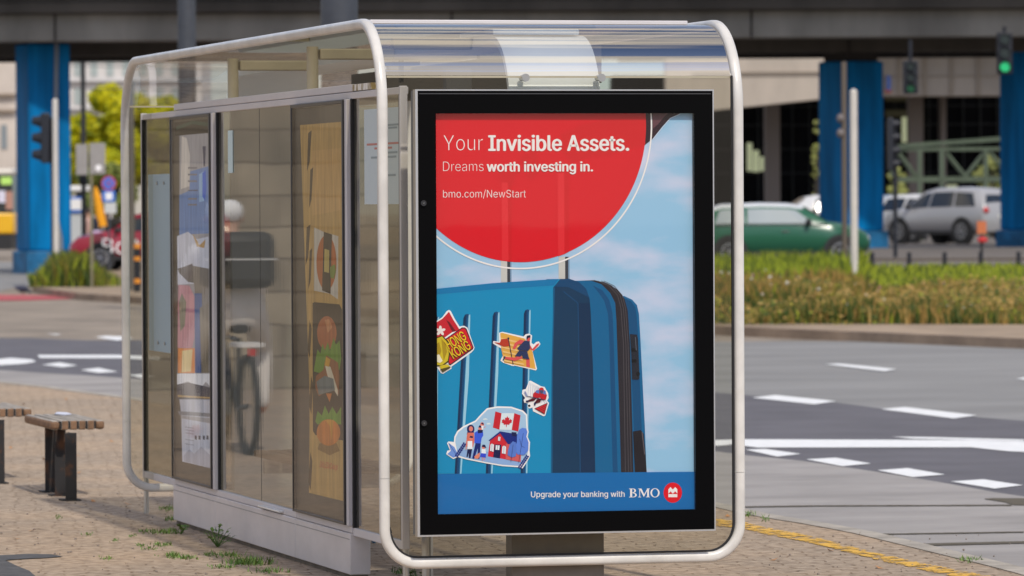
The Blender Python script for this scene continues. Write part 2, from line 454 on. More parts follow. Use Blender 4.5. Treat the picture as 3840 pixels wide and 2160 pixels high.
for i in range(len(ya) - 1): ym.poly([ya[i], ya[i + 1], yb[i + 1], yb[i]])
tag(ym.build('yellow_line', worn_yellow()), kind='structure')

# patch of tar at the lower left
tp = [(-60, 2084), (40, 2080), (110, 2076), (190, 2078), (238, 2086), (180, 2091), (70, 2096), (20, 2100), (60, 2120), (110, 2140), (150, 2175), (-60, 2200)]
sheet('tar_patch', pxpts(tp, 0.004), m_patch, 0.004)

# the island beyond the road: kerb and sloping verge
VE = [(150, 1074), (230, 1088), (330, 1101), (530, 1113), (900, 1134), (1500, 1163), (2100, 1192), (2793, 1226), (3300, 1247), (3840, 1269), (4800, 1312)]
ve = [on_ground(x, y, 0.13) for x, y in VE]
rows = 12; vm = MB(); n = len(ve)
for r in range(rows + 1):
    for p in ve:
        D0 = p.dot(FLAT); t = (r / rows) ** 1.6
        q = p + (FLAT * (430 - D0) + RIGHT * ((430 - D0) * (p.dot(RIGHT) / D0))) * t
        vm.v.append((q.x, q.y, gz(q) + 0.13))
for r in range(rows):
    for i in range(n - 1): vm.f.append((r * n + i, r * n + i + 1, (r + 1) * n + i + 1, (r + 1) * n + i)); vm.m.append(0)
m_verge = mat('verge_earth', (0.36, 0.27, 0.19), 0.95, vary=0.35, vscale=0.9)
tag(vm.build('verge', m_verge, smooth=True), kind='structure')
kb = MB()
for a, b in zip(ve[:-1], ve[1:]):
    t = (b - a).normalized(); w = Vector((-t.y, t.x, 0))
    if w.dot(FLAT) > 0: w = -w
    w *= 0.16
    za, zb = a.z + 0.006, b.z + 0.006
    kb.add([(a.x, a.y, za - 0.2), (b.x, b.y, zb - 0.2), (b.x + w.x, b.y + w.y, zb - 0.2), (a.x + w.x, a.y + w.y, za - 0.2),
            (a.x, a.y, za), (b.x, b.y, zb), (b.x + w.x, b.y + w.y, zb), (a.x + w.x, a.y + w.y, za)],
           [(0, 3, 2, 1), (4, 5, 6, 7), (0, 1, 5, 4), (1, 2, 6, 5), (2, 3, 7, 6), (3, 0, 4, 7)])
tag(kb.build('verge_kerb', m_kerb2), kind='structure')
# tarmac where the cars stand, beyond the verge
fr = MB(); fd = [114, 118, 124, 132, 140, 150, 165, 190, 220]; fl = [-9, -5, 0, 5, 10, 16, 24, 40]
for D in fd:
    for L in fl: p = dl(D, L); fr.v.append((p.x, p.y, gz(p) + 0.15))
for i in range(len(fd) - 1):
    for j in range(len(fl) - 1):
        a = i * len(fl) + j; fr.f.append((a, a + 1, a + len(fl) + 1, a + len(fl))); fr.m.append(0)
tag(fr.build('car_park', m_farroad), kind='structure')

# ================================================================== BUS SHELTER
m_white = mat('white_lacquer', (0.69, 0.665, 0.63), 0.30, vary=0.16, vscale=5, spec=0.5, bump=0.03, bscale=30)
m_alu = mat('grey_lacquer', (0.66, 0.63, 0.645), 0.42, vary=0.06, vscale=2.5, spec=0.5)
m_plinth = mat('plinth_sheet', (0.72, 0.665, 0.645), 0.5, vary=0.11, vscale=2.4, stretch=(1, 0.8, 1.6))
m_cream = mat('cream_steel', (0.42, 0.375, 0.27), 0.5, vary=0.12, vscale=5)
m_col = mat('column_sheet', (0.80, 0.84, 0.85), 0.45, vary=0.06, vscale=2)
m_rubber = mat('black_rubber', (0.012, 0.012, 0.014), 0.55)
m_steel = mat('brushed_steel', (0.55, 0.54, 0.52), 0.32, metal=1.0)
m_rust = mat('rust_streaked_plate', (0.72, 0.69, 0.64), 0.6, vary=0.6, vscale=22, stretch=(1, 1.2, 0.25), second=(0.30, 0.22, 0.09), lo=0.40, hi=0.52)
m_dirt = mat('plinth_dirt', (0.20, 0.165, 0.125), 0.95, vary=0.3, vscale=8)
g_roof = pane('roof_glass', (0.42, 0.40, 0.32), 0.05, 0.02, 0.02, (1, 1, 1), 2.0, gcol=0.62)
g_bend = pane('bent_glass', (0.95, 0.95, 0.94), 0.46, 0.012, 0.04, (0.35, 1, 4.0), 1.6)
g_wall = pane('wall_glass', (0.35, 0.35, 0.315), 0.29, 0.010, 0.0032, (1, 12, 0.3), 2.2, graze=0.5)
g_end = pane('end_glass', (0.80, 0.79, 0.72), 0.03, 0.015)

XL, XR, Y0, Y1, ZR = 5.05, 6.68, 22.49, 29.10, 2.555
RB, RC = 0.39, 0.15
ZS = 0.54
sh = thing('bus_shelter', 'pale framed glass bus shelter with rounded end hoops and glazed back wall', 'bus shelter', (5.9, 25.6, 0))
sec = rsq(0.046, 0.017, 3)
X, Y, Z = Vector((1, 0, 0)), Vector((0, 1, 0)), Vector((0, 0, 1))
for yy in (Y0, Y1):
    zb = 0.163
    path = [(XL, yy, ZS)] + arc((XL + RC, yy, zb + RC), RC, 180, 270, 10, X, Z) + arc((XR - RC, yy, zb + RC), RC, 270, 360, 10, X, Z) + [(XR, yy, ZS)]
    MB().sweep(path, sec, Y).build('end_hoop', m_white, sh, smooth=True)
for xx in (XL, XR):
    path = [(xx, Y0, ZS + 0.0015)] + arc((xx, Y0 + RB, ZR - RB), RB, 180, 90, 16, Y, Z) + arc((xx, Y1 - RB, ZR - RB), RB, 90, 0, 16, Y, Z) + [(xx, Y1, ZS + 0.0015)]
    MB().sweep(path, sec, X).build('side_rail', m_white, sh, smooth=True)
# roof glass: flat sheet and two bent ends, 8 mm thick as seen at the free edge
def bent(yc, sgn, z_end, off=0.0):
    a_end = math.degrees(math.asin((z_end - (ZR - RB)) / (RB + off)))
    return arc((0, yc, ZR - RB), RB + off, a_end, 90, 14, Y * sgn, Z)
ZG = 2.316
def sheet_path(path, x0, x1, name, m, parent):
    b = MB()
    for p in path: b.v += [(x0, p[1], p[2]), (x1, p[1], p[2])]
    for i in range(len(path) - 1): b.f.append((2 * i, 2 * i + 1, 2 * i + 3, 2 * i + 2)); b.m.append(0)
    return b.build(name, m, parent, smooth=True)
sheet_path(bent(Y0 + RB, -1, ZG), XL + 0.024, XR - 0.024, 'bent_glass', g_bend, sh)
sheet_path(bent(Y1 - RB, 1, ZG), XL + 0.024, XR - 0.024, 'bent_glass', g_bend, sh)
b = MB().add([(XL + 0.024, Y0 + RB, ZR), (XR - 0.024, Y0 + RB, ZR), (XR - 0.024, Y1 - RB, ZR), (XL + 0.024, Y1 - RB, ZR)], [(0, 1, 2, 3)])
b.build('roof_glass', g_roof, sh)
for yy in (Y0 + 0.002, Y1 - 0.002):
    MB().box(XL + 0.024, XR - 0.024, yy + 0.012, yy + 0.022, ZG - 0.011, ZG - 0.002).build('glass_edge', m_cream, sh)
    p = [(XL + 0.024, yy, 0.30)] + [tuple(q) for q in arc((XL + RC, yy, 0.163 + RC), RC - 0.024, 180, 270, 8, X, Z)] + [tuple(q) for q in arc((XR - RC, yy, 0.163 + RC), RC - 0.024, 270, 360, 8, X, Z)]
    p += [(XR - 0.024, yy, ZG - 0.012), (XL + 0.024, yy, ZG - 0.012)]
    MB().poly(p).build('end_pane', g_end, sh)
p = [(XL + 0.03, Y0 + 0.004, 0.30)] + [tuple(q) for q in arc((XL + RC, Y0 + 0.004, 0.163 + RC), RC - 0.028, 180, 270, 8, X, Z)] + [tuple(q) for q in arc((XR - RC, Y0 + 0.004, 0.163 + RC), RC - 0.028, 270, 360, 8, X, Z)] + [(XR - 0.028, Y0 + 0.004, ZG)]
MB().sweep(p, [(-0.004, -0.006), (0.004, -0.006), (0.004, 0.006), (-0.004, 0.006)], Y).build('glass_seal', m_rubber, sh)
# black edge strip of the top sheet standing proud of the bend
MB().box(XL + 0.05, XR - 0.1, Y0 + 0.46, Y0 + 0.52, ZR + 0.003, ZR + 0.022).build('roof_cap', m_alu, sh, bevel=0.003)

# central column that bends into the ceiling plate and runs to the far column
CX0, CX1 = 5.64, 6.058
yc0, yc1 = Y0 + 0.045, Y1 - 0.045
rc = RB - 0.045
th = 0.012
outer = [(yc0, -0.02)] + [(q.y, q.z) for q in arc((0, yc0 + rc, ZR - 0.05 - rc), rc, 180, 90, 12, Y, Z)] + [(q.y, q.z) for q in arc((0, yc1 - rc, ZR - 0.05 - rc), rc, 90, 0, 12, Y, Z)] + [(yc1, -0.02)]
inner = [(yc0 + 0.10, -0.02)] + [(q.y, q.z) for q in arc((0, yc0 + rc, ZR - 0.05 - rc), rc - 0.03, 180, 90, 12, Y, Z)] + [(q.y, q.z) for q in arc((0, yc1 - rc, ZR - 0.05 - rc), rc - 0.03, 90, 0, 12, Y, Z)] + [(yc1 - 0.10, -0.02)]
b = MB(); nn = len(outer)
for (a, c) in zip(outer, inner):
    b.v += [(CX0, a[0], a[1]), (CX1, a[0], a[1]), (CX1, c[0], c[1]), (CX0, c[0], c[1])]
for i in range(nn - 1):
    for j in range(4): b.f.append((4 * i + j, 4 * i + (j + 1) % 4, 4 * i + 4 + (j + 1) % 4, 4 * i + 4 + j)); b.m.append(0)
b.f += [(0, 1, 2, 3), (4 * nn - 4, 4 * nn - 1, 4 * nn - 2, 4 * nn - 3)]; b.m += [0, 0]
b.build('spine_plate', m_col, sh, smooth=True)
MB().box(CX0 - 0.012, CX1 - 0.03, yc0 + 0.26, yc0 + 0.9, ZR - 0.049, ZR - 0.024).build('spine_cover', m_col, sh, bevel=0.004)
MB().box(CX0 - 0.003, CX1 + 0.003, yc0 - 0.004, yc0 + 0.105, -0.02, 1.0).build('column_base', mat('column_base_sheet', (0.21, 0.18, 0.15), 0.6, vary=0.3, vscale=3), sh, bevel=0.003)
for xx in (5.695, 6.043):
    q = MB().cyl((xx, Y0 - 0.014, 2.305), (xx, Y0 + 0.05, 2.305), 0.0135, None, 20)
    q.cyl((xx, Y0 - 0.030, 2.305), (xx, Y0 - 0.012, 2.305), 0.0175, 0.0175, 24)
    q.build('glass_bolt', m_steel, sh, smooth=True)
# posts on the back wall and cream cross beams under the roof
for yy, x1 in ((26.86, CX0 - 0.002), (24.85, CX0 - 0.002)):
    MB().cyl((5.235, yy, 2.305), (5.235, yy, 2.515), 0.0285, None, 20).build('roof_post', m_cream, sh, smooth=True)
    MB().box(5.268, x1, yy - 0.03, yy + 0.03, 2.452, 2.505).build('cross_beam', m_cream, sh, bevel=0.006)
    MB().box(CX1 + 0.002, XR - 0.03, yy - 0.03, yy + 0.03, 2.452, 2.505).build('cross_beam', m_cream, sh, bevel=0.006)
MB().box(5.268, CX0 - 0.002, 23.22, 23.28, 2.452, 2.505).build('cross_beam', m_cream, sh, bevel=0.006)
# lamp under the ceiling plate
q = MB().box(5.84, 5.86, 25.6, 25.63, 2.36, 2.47); q.box(5.78, 5.92, 25.5, 25.73, 2.445, 2.462)
q.build('ceiling_lamp', m_rubber, sh)
# name board beside the ceiling on the street side
MB().box(6.18, 6.24, 23.2, 28.3, 2.30, 2.47).build('name_board', mat('name_board', (0.17, 0.145, 0.12), 0.6), sh)
MB().box(5.46, 5.58, 23.0, 23.06, 2.2, 2.36).build('cable_box', mat('cable_box', (0.10, 0.095, 0.09), 0.6), sh, bevel=0.004)

# back wall
XW = 5.20
ya_, yb_, yc_, yd_, ye_, yf_ = 22.785, 23.86, 25.105, 27.183, 28.389, 29.43
MB().box(XW, XW + 0.045, yb_ - 0.06, ye_, 2.274, 2.308).build('top_bar', m_alu, sh, bevel=0.003)
MB().box(XW + 0.002, XW + 0.045, 23.40, yb_ - 0.062, 2.276, 2.306).build('top_bar_end', m_rust, sh)
MB().box(XW + 0.003, XW + 0.043, ya_ + 0.03, yf_ - 0.03, 2.240, 2.272).build('head_rail', m_alu, sh, bevel=0.003)
for yy in (ya_, yf_ - 0.03):
    MB().box(XW - 0.002, XW + 0.032, yy, yy + 0.03, 0.205, 2.277).build('end_post', m_alu, sh, bevel=0.004)
    MB().cyl((XW + 0.016, yy + 0.015, -0.02), (XW + 0.016, yy + 0.015, 0.207), 0.0145, None, 14).build('post_foot', m_steel, sh, smooth=True)
for yy in (yb_, yc_ + 0.0, yd_, ye_):
    MB().box(XW - 0.020, XW + 0.04, yy - 0.023, yy + 0.023, 0.2505, 2.2395).build('mullion', m_alu, sh, bevel=0.003)
for a, c in ((ya_ + 0.031, yb_ - 0.023), (ye_ + 0.023, yf_ - 0.031)):
    MB().box(XW + 0.002, XW + 0.036, a, c, 0.205, 0.243).build('sill_rail', m_alu, sh, bevel=0.003)
panes = [(ya_ + 0.03, yb_ - 0.03), (yc_ + 0.022, yd_ - 0.022), (ye_ + 0.03, yf_ - 0.03)]
for a, c in panes:
    MB().add([(XW + 0.012, a, 0.24), (XW + 0.012, c, 0.24), (XW + 0.012, c, 2.242), (XW + 0.012, a, 2.242)], [(0, 1, 2, 3)]).build('wall_pane', g_wall, sh)
    for g0, g1 in ((a - 0.006, a + 0.010), (c - 0.016, c + 0.006)): MB().box(XW - 0.001, XW + 0.014, g0, g1, 0.244, 2.24).build('pane_gasket', m_rubber, sh)
MB().box(XW + 0.0115, XW + 0.0125, 26.05, 26.058, 0.245, 2.24).build('pane_joint', m_rubber, sh)
# plinth of three sheet panels on a dirt footing
for a, c in ((yb_ - 0.02, yc_ - 0.002), (yc_ + 0.002, yd_ - 0.002), (yd_ + 0.002, ye_ + 0.02)):
    MB().box(XW - 0.012, XW + 0.085, a, c, 0.022, 0.215).build('plinth_panel', m_plinth, sh, bevel=0.004)
    MB().box(XW - 0.004, XW + 0.06, a, c, 0.2165, 0.250).build('plinth_sill', m_alu, sh, bevel=0.004)
    MB().box(XW - 0.0135, XW - 0.008, a + 0.01, c - 0.01, 0.186, 0.190).build('panel_groove', mat('groove', (0.36, 0.34, 0.33), 0.6), sh)
MB().box(XW + 0.004, XW + 0.075, yb_ - 0.012, ye_ + 0.012, -0.02, 0.021).build('plinth_base', m_dirt, sh)
MB().box(XW - 0.03, XW - 0.004, 25.42, 25.95, 0.225, 0.236).build('pane_clip', mat('clip', (0.85, 0.83, 0.8), 0.3), sh, bevel=0.003)
# inner seat seen through the glass
m_slat = mat('bench_slat', (0.36, 0.25, 0.17), 0.7, vary=0.3, vscale=7, stretch=(3, 0.5, 3))
for i in range(5):
    MB().box(5.36 + i * 0.075, 5.42 + i * 0.075, 25.0, 27.0, 0.43, 0.465).build('seat_slat', m_slat, sh, bevel=0.008)
for yy in (25.3, 26.6): MB().box(5.34, 5.70, yy, yy + 0.06, 0.36, 0.428).build('seat_bracket', m_alu, sh)
q0, q1 = at_x(855, 490, XW + 0.009), at_x(873, 648, XW + 0.009)
MB().box(XW + 0.008, XW + 0.010, q1.y, q0.y, q1.z, q0.z).build('pane_sticker', mat('pale_sticker', (0.62, 0.78, 0.80), 0.5), sh)
q0, q1 = at_x(556, 655, XW + 0.009), at_x(645, 1325, XW + 0.009)
MB().box(XW + 0.0085, XW + 0.0105, q1.y, q0.y, q1.z, q0.z).build('notice_board', mat('notice_blue', (0.34, 0.47, 0.55), 0.35), sh)
for z_ in (q0.z - 0.05, q1.z + 0.05):
    for y_ in (q0.y - 0.3, q1.y + 0.2): MB().cyl((XW + 0.002, y_, z_), (XW + 0.008, y_, z_), 0.010, None, 12).build('board_screw', m_steel, sh)
# round legs on the street side
MB().cyl((5.385, 23.1, -0.02), (5.385, 23.1, 0.33), 0.026, None, 18).build('street_leg', m_steel, sh, smooth=True)
# white sheet behind the near pane, printed timetable
m_paper = mat('timetable_paper', (0.58, 0.66, 0.68), 0.6)
tb = thing('timetable', 'pale blue timetable sheet with red and grey lines on the end pane', 'timetable', (XW + 0.03, 23.1, 1.3))
pa, pb = at_x(1383, 412, XW + 0.03), at_x(1500, 765, XW + 0.03)
ty0, ty1, tz0, tz1 = 22.85, pa.y, pb.z, pa.z
MB().box(XW + 0.0075, XW + 0.0095, ty0, ty1, tz0, tz1).build('sheet', m_paper, tb)
mr, mg = mat('print_red', (0.55, 0.22, 0.18), 0.7), mat('print_grey', (0.30, 0.36, 0.38), 0.7)
tx = MB()
for z_, a_, b_, mi in ((0.82, .02, .36, 1), (0.79, .05, .30, 1), (0.63, .02, .92, 0), (0.585, .2, .7, 0), (0.535, .05, .33, 1), (0.49, .08, .8, 1), (0.30, .1, .6, 1)):
    zc = tz0 + (tz1 - tz0) * z_
    tx.box(XW + 0.0066, XW + 0.0072, ty0 + (ty1 - ty0) * a_, ty0 + (ty1 - ty0) * b_, zc - 0.0045, zc + 0.0045, mi)
tx.build('print_lines', [mr, mg], tb)

# ================================================================== printed pictures
INK_GLOW = 0.0  # glow added to the wall poster inks to lift their brightness
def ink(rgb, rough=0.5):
    k = 'ink_%d_%d_%d' % tuple(rgb) + ('_glow_%d' % (INK_GLOW * 100) if INK_GLOW else '')
    return mat(k, tuple(max(0.001, x * 0.95 - 0.008) for x in lin(rgb)), rough, spec=0.15, emit=INK_GLOW, **(dict(vary=0.34, vscale=5.0, stretch=(1, 4, 0.7), lo=0.30, hi=0.66) if INK_GLOW else {}))
class Print:
    """flat printed shapes, stacked a tenth of a millimetre apart on a sheet; `place` turns a picture point into a world point"""
    count = 0
    def __init__(self, place, step): self.place, self.step, self.mb, self.mats, self.idx = place, step, MB(), [], {}
    def layer(self, pts):
        xs, ys = [p[0] for p in pts], [p[1] for p in pts]; bb = (min(xs), min(ys), max(xs), max(ys))
        k = 1 + max([o[4] for o in self.step if o[0] < bb[2] and o[2] > bb[0] and o[1] < bb[3] and o[3] > bb[1]] or [0])
        self.step.append((*bb, k)); return k
    def m(self, rgb):
        mt = rgb if not isinstance(rgb, tuple) else ink(rgb)
        if mt.name not in self.idx: self.idx[mt.name] = len(self.mats); self.mats.append(mt)
        return self.idx[mt.name]
    def poly(self, pts, rgb):
        k = self.layer(pts)
        self.mb.poly([self.place(x, y, k) for x, y in pts], self.m(rgb)); return self
    def mesh(self, vs, fs, rgb):
        k = self.layer(vs)
        self.mb.add([self.place(x, y, k) for x, y in vs], fs, self.m(rgb)); return self
    def ell(self, cx, cy, rx, ry, rgb, a0=0, a1=360, n=40, rot=0):
        c, s = math.cos(math.radians(rot)), math.sin(math.radians(rot)); pts = []
        for i in range(n + (0 if a1 - a0 >= 360 else 1)):
            a = math.radians(a0 + (a1 - a0) * i / n); u, v = rx * math.cos(a), ry * math.sin(a)
            pts.append((cx + u * c - v * s, cy + u * s + v * c))
        return self.poly(pts, rgb)
    def line(self, pts, w, rgb):
        k = self.layer(pts)
        for (x0, y0), (x1, y1) in zip(pts[:-1], pts[1:]):
            d = math.hypot(x1 - x0, y1 - y0) or 1; nx, ny = -(y1 - y0) / d * w / 2, (x1 - x0) / d * w / 2
            self.mb.poly([self.place(*q, k) for q in ((x0 + nx, y0 + ny), (x1 + nx, y1 + ny), (x1 - nx, y1 - ny), (x0 - nx, y0 - ny))], self.m(rgb))
        return self
    def build(self, name, parent):
        self.mb.keep = True
        return self.mb.build(name, self.mats, parent)
SANS = None
try:                                   # the sans that ships inside Blender; the built-in face otherwise
    import os
    for r_ in ('LOCAL', 'SYSTEM'):
        p_ = os.path.join(bpy.utils.resource_path(r_), 'datafiles', 'fonts', 'Inter.woff2')
        if os.path.exists(p_): SANS = bpy.data.fonts.load(p_); break
except Exception: SANS = None
def uncross(p):
    """cut the tiny loops where an outline runs over itself"""
    i = 0
    while i < len(p):
        n = len(p); a, b = p[i], p[(i + 1) % n]; hit = None
        for k in range(2, min(14, n - 2)):
            c, d = p[(i + k) % n], p[(i + k + 1) % n]
            r, s_ = (b[0] - a[0], b[1] - a[1]), (d[0] - c[0], d[1] - c[1]); den = r[0] * s_[1] - r[1] * s_[0]
            if abs(den) < 1e-12: continue
            t = ((c[0] - a[0]) * s_[1] - (c[1] - a[1]) * s_[0]) / den; u = ((c[0] - a[0]) * r[1] - (c[1] - a[1]) * r[0]) / den
            if 1e-6 < t < 1 - 1e-6 and 1e-6 < u < 1 - 1e-6: hit = (k, (a[0] + r[0] * t, a[1] + r[1] * t)); break
        if hit and i + hit[0] < n: p = p[:i + 1] + [hit[1]] + p[i + hit[0] + 1:]
        else: i += 1
    return p
def glyphs(body, weight=0.0, spacing=1.0):
    """filled outline of a line of text as (verts, faces): x from 0 to 1, y in cap heights above the baseline"""
    from mathutils.geometry import interpolate_bezier, tessellate_polygon
    def raw(txt):
        cu = bpy.data.curves.new('lettering', 'FONT'); cu.body = txt; cu.space_character = spacing
        if SANS: cu.font = SANS
        cu.size = 1.0
        ob = bpy.data.objects.new('lettering', cu); col.objects.link(ob)
        dg = bpy.context.evaluated_depsgraph_get(); dg.update()
        loops = []
        for sp in ob.to_curve(dg).splines:
            b_, pts = sp.bezier_points, []
            for k in range(len(b_)):
                q, r = b_[k], b_[(k + 1) % len(b_)]
                straight = (q.handle_right - q.co).cross(r.co - q.co).length < 1e-7 and (r.handle_left - r.co).cross(r.co - q.co).length < 1e-7
                seg = [q.co] if straight else interpolate_bezier(q.co, q.handle_right, r.handle_left, r.co, 6)[:-1]
                pts += [(v.x, v.y) for v in seg]
            loops.append(pts)
        ob.to_curve_clear(); bpy.data.objects.remove(ob); bpy.data.curves.remove(cu)
        return loops
    hy = [y for l in raw('H') for x, y in l]; cap, base = max(hy) - min(hy), min(hy)
    loops = [uncross(l) for l in raw(body)]
    area = lambda l: sum(l[k - 1][0] * l[k][1] - l[k][0] * l[k - 1][1] for k in range(len(l))) / 2
    big = max(loops, key=lambda l: abs(area(l))); sg = 1 if area(big) > 0 else -1
    outer = [l for l in loops if area(l) * sg > 0]; holes = [l for l in loops if area(l) * sg <= 0]
    xs = [x for l in outer for x, y in l]; x0, x1 = min(xs), max(xs); vs, fs = [], []
    for o in outer:
        bx = (min(x for x, y in o), max(x for x, y in o), min(y for x, y in o), max(y for x, y in o))
        hs = [h for h in holes if bx[0] < h[0][0] < bx[1] and bx[2] < h[0][1] < bx[3]]
        if weight:                        # thinner strokes: each outline steps inwards, each counter outwards
            def step(l, d):
                out = []
                for k in range(len(l)):
                    a, b, c = Vector(l[k - 1]), Vector(l[k]), Vector(l[(k + 1) % len(l)])
                    n1, n2 = (b - a), (c - b)
                    if n1.length < 1e-6 or n2.length < 1e-6: continue
                    n1, n2 = n1.normalized(), n2.normalized(); m = Vector((-(n1.y + n2.y), n1.x + n2.x))
                    if m.length < 1e-3: continue
                    m.normalize(); m /= max(0.5, m.dot(Vector((-n1.y, n1.x)))); out.append((b.x + m.x * d * sg, b.y + m.y * d * sg))
                return out
            o, hs = step(o, -weight), [step(h, -weight) for h in hs]
        st = [o] + hs; k0 = len(vs)
        for l in st: vs += [((x - x0) / (x1 - x0), (y - base) / cap) for x, y in l]
        for t in tessellate_polygon([[Vector((x, y, 0)) for x, y in l] for l in st]): fs.append(tuple(k0 + q for q in t))
    return vs, fs
def write(pr, body, x0, x1, base, cap, rgb, weight=0.0, spacing=1.0, rot=0.0):
    vs, fs = glyphs(body, min(0.0, weight), spacing)
    c, s = math.cos(rot), math.sin(rot)
    d_ = max(0.0, weight) * cap          # a bolder cut: the same line stamped a hair to each side
    for ox, oy in (((-d_, 0), (d_, 0), (0, -d_ * .45), (0, d_ * .45)) if d_ else ((0, 0),)):
        out = []
        for u, v in vs:
            dx, dy = u * (x1 - x0) + ox, -v * cap + oy
            out.append((x0 + dx * c - dy * s, base + dx * s + dy * c))
        pr.mesh(out, fs, rgb)

# ------------------------------------------------------------------ the big display at the end of the shelter
YS = 22.374
m_black = mat('black_gloss', (0.003, 0.003, 0.0035), 0.2, spec=0.05)
m_body = mat('display_body', (0.16, 0.165, 0.17), 0.5)
m_lip = mat('silver_lip', (0.62, 0.62, 0.63), 0.3, metal=0.8)
g_cover = pane('cover_glass', (0.985, 0.985, 0.985), 0.036, 0.015, 0.02, (1, 1, 1), 1.5)
lb = thing('advertising_display', 'large black framed display with a red and blue suitcase poster at the shelter end', 'billboard', (5.852, 22.42, 0.29))
bx0, bx1, bz0, bz1 = 5.172, 6.534, 0.288, 2.251
MB().box(bx0 + 0.006, bx1 - 0.006, YS + 0.046, 22.486, bz0 + 0.006, bz1 - 0.004).build('housing', m_body, lb)
b = MB(); t_ = 0.011
for q in ((bx0, bx0 + t_, bz0, bz1), (bx1 - t_ * 0.5, bx1, bz0, bz1), (bx0 + t_, bx1 - t_ * 0.5, bz1 - 0.006, bz1), (bx0 + t_, bx1 - t_ * 0.5, bz0, bz0 + 0.007)):
    b.box(q[0], q[1], YS, YS + 0.045, q[2], q[3])
b.build('outer_frame', m_lip, lb)
px0, px1, pz0, pz1 = 5.2655, 6.4435, 0.385, 2.1455
b = MB(); ix0, ix1, iz0, iz1 = bx0 + t_ + 0.001, bx1 - t_ * 0.5 - 0.001, bz0 + 0.008, bz1 - 0.007
for q in ((ix0, px0, iz0, iz1), (px1, ix1, iz0, iz1), (px0, px1, iz0, pz0), (px0, px1, pz1, iz1)):
    b.box(q[0], q[1], YS + 0.004, YS + 0.03, q[2], q[3])
b.build('black_border', m_black, lb)
MB().box(bx0 + 0.018, bx1 - 0.013, YS + 0.001, YS + 0.0035, bz1 - 0.021, bz1 - 0.017).build('top_groove', mat('groove_grey', (0.05, 0.05, 0.055), 0.4), lb)
for (x, y) in ((1588, 762), (1590, 1587)):
    p = at_y(x, y, YS)
    lk = MB().cyl((p.x, YS - 0.006, p.z), (p.x, YS + 0.004, p.z), 0.0125, 0.0135, 20).build('lock', mat('lock_ring', (0.05, 0.05, 0.055), 0.25, metal=0.6), lb, smooth=True)
    MB().cyl((p.x, YS - 0.0075, p.z), (p.x, YS - 0.005, p.z), 0.005, None, 3).build('keyhole', mat('lock_key', (0.22, 0.22, 0.22), 0.3, metal=0.8), lk)
YP = YS + 0.030
def on_poster(x, y, k):
    v = (y - 425) / 1502.0; v = (y - 425) / (1502.0 - 15 * (x - 1640) / 968)
    u = (x - (1637 + 3 * v)) / (967 + 2 * v)
    u = min(1.0, max(0.0, u)); v = min(1.0, max(0.0, v))
    return (px0 + u * (px1 - px0), YP - 0.0004 * k, pz1 - v * (pz1 - pz0))
PS = []
def sky_paper():
    m = bpy.data.materials.new('printed_sky'); m.use_nodes = True; nt = m.node_tree; bs = nt.nodes['Principled BSDF']; bs.inputs['Roughness'].default_value = 0.5
    tc = nt.nodes.new('ShaderNodeTexCoord'); mp = nt.nodes.new('ShaderNodeMapping'); mp.inputs['Scale'].default_value = (2.2, 1, 5.5)
    mp.inputs['Location'].default_value = (0.3, 0.7, 1.9)
    n = nt.nodes.new('ShaderNodeTexNoise'); n.inputs['Scale'].default_value = 1.0; n.inputs['Detail'].default_value = 5
    r = nt.nodes.new('ShaderNodeValToRGB'); e = r.color_ramp.elements
    e[0].position, e[0].color = 0.42, (*[x * .94 for x in lin((142, 190, 220))], 1)
    e[1].position, e[1].color = 0.66, (*[x * .94 for x in lin((201, 206, 227))], 1)
    nt.links.new(tc.outputs['Object'], mp.inputs['Vector']); nt.links.new(mp.outputs['Vector'], n.inputs['Vector'])
    nt.links.new(n.outputs['Fac'], r.inputs['Fac']); nt.links.new(r.outputs['Color'], bs.inputs['Base Color'])
    return m
pb_ = MB().add([(px0, YP + 0.0005, pz0), (px1, YP + 0.0005, pz0), (px1, YP + 0.0005, pz1), (px0, YP + 0.0005, pz1)], [(0, 1, 2, 3)])
poster = pb_.build('poster', sky_paper(), lb)
RED, WHT = (214, 22, 38), (236, 232, 228)
def A1(x, y): return (1600 + 0.414 * x, 400 + 0.414 * y)
def A2(x, y): return (1600 + 0.414 * x, 1000 + 0.414 * y)
def A7(x, y): return (1640 + 0.4348 * x, 1150 + 0.4348 * y)
def A8(x, y): return (1300 + 0.598 * x, 1500 + 0.598 * y)
def P1(*p): return [A1(*q) for q in p]
def P2(*p): return [A2(*q) for q in p]
def P7(*p): return [A7(*q) for q in p]

# suitcase picture
s = Print(on_poster, PS)
for x0, x1, xm in ((682, 777, 738), (1203, 1302, 1262)):
    s.poly(P2((x0, -90), (xm, -90), (xm, 140), (x0, 140)), (196, 196, 190)).poly(P2((xm, -90), (x1 - 12, -90), (x1 - 12, 140), (xm, 140)), (62, 66, 74)).poly(P2((x1 - 12, -90), (x1, -90), (x1, 140), (x1 - 12, 140)), (120, 150, 178))
BOT = 1874
s.poly(P2((1700, 262), (1800, 268), (1870, 300), (1915, 350), (1933, 430), (1945, 640), (1985, 1449), (2000, BOT), (1700, BOT)), (14, 98, 144))
s.poly(P2((1800, 285), (1862, 318), (1900, 372), (1912, 450), (1925, 640), (1955, 1449), (1965, BOT), (1900, BOT), (1850, 600)), (14, 78, 120))
s.poly(P2((1380, 128), (1530, 123), (1640, 150), (1740, 210), (1800, 290), (1830, 400), (1850, 700), (1870, 1449), (1880, BOT), (1600, BOT), (1600, 300)), (47, 43, 48))
for o in (0, 28, 52):
    s.line([A2(*q) for q in ((1560 + o, 130), (1660 + o * .9, 175), (1738 + o * .8, 260), (1768 + o * .8, 380), (1790 + o * .8, 700), (1806 + o, BOT))], 1.8, (88, 84, 88))
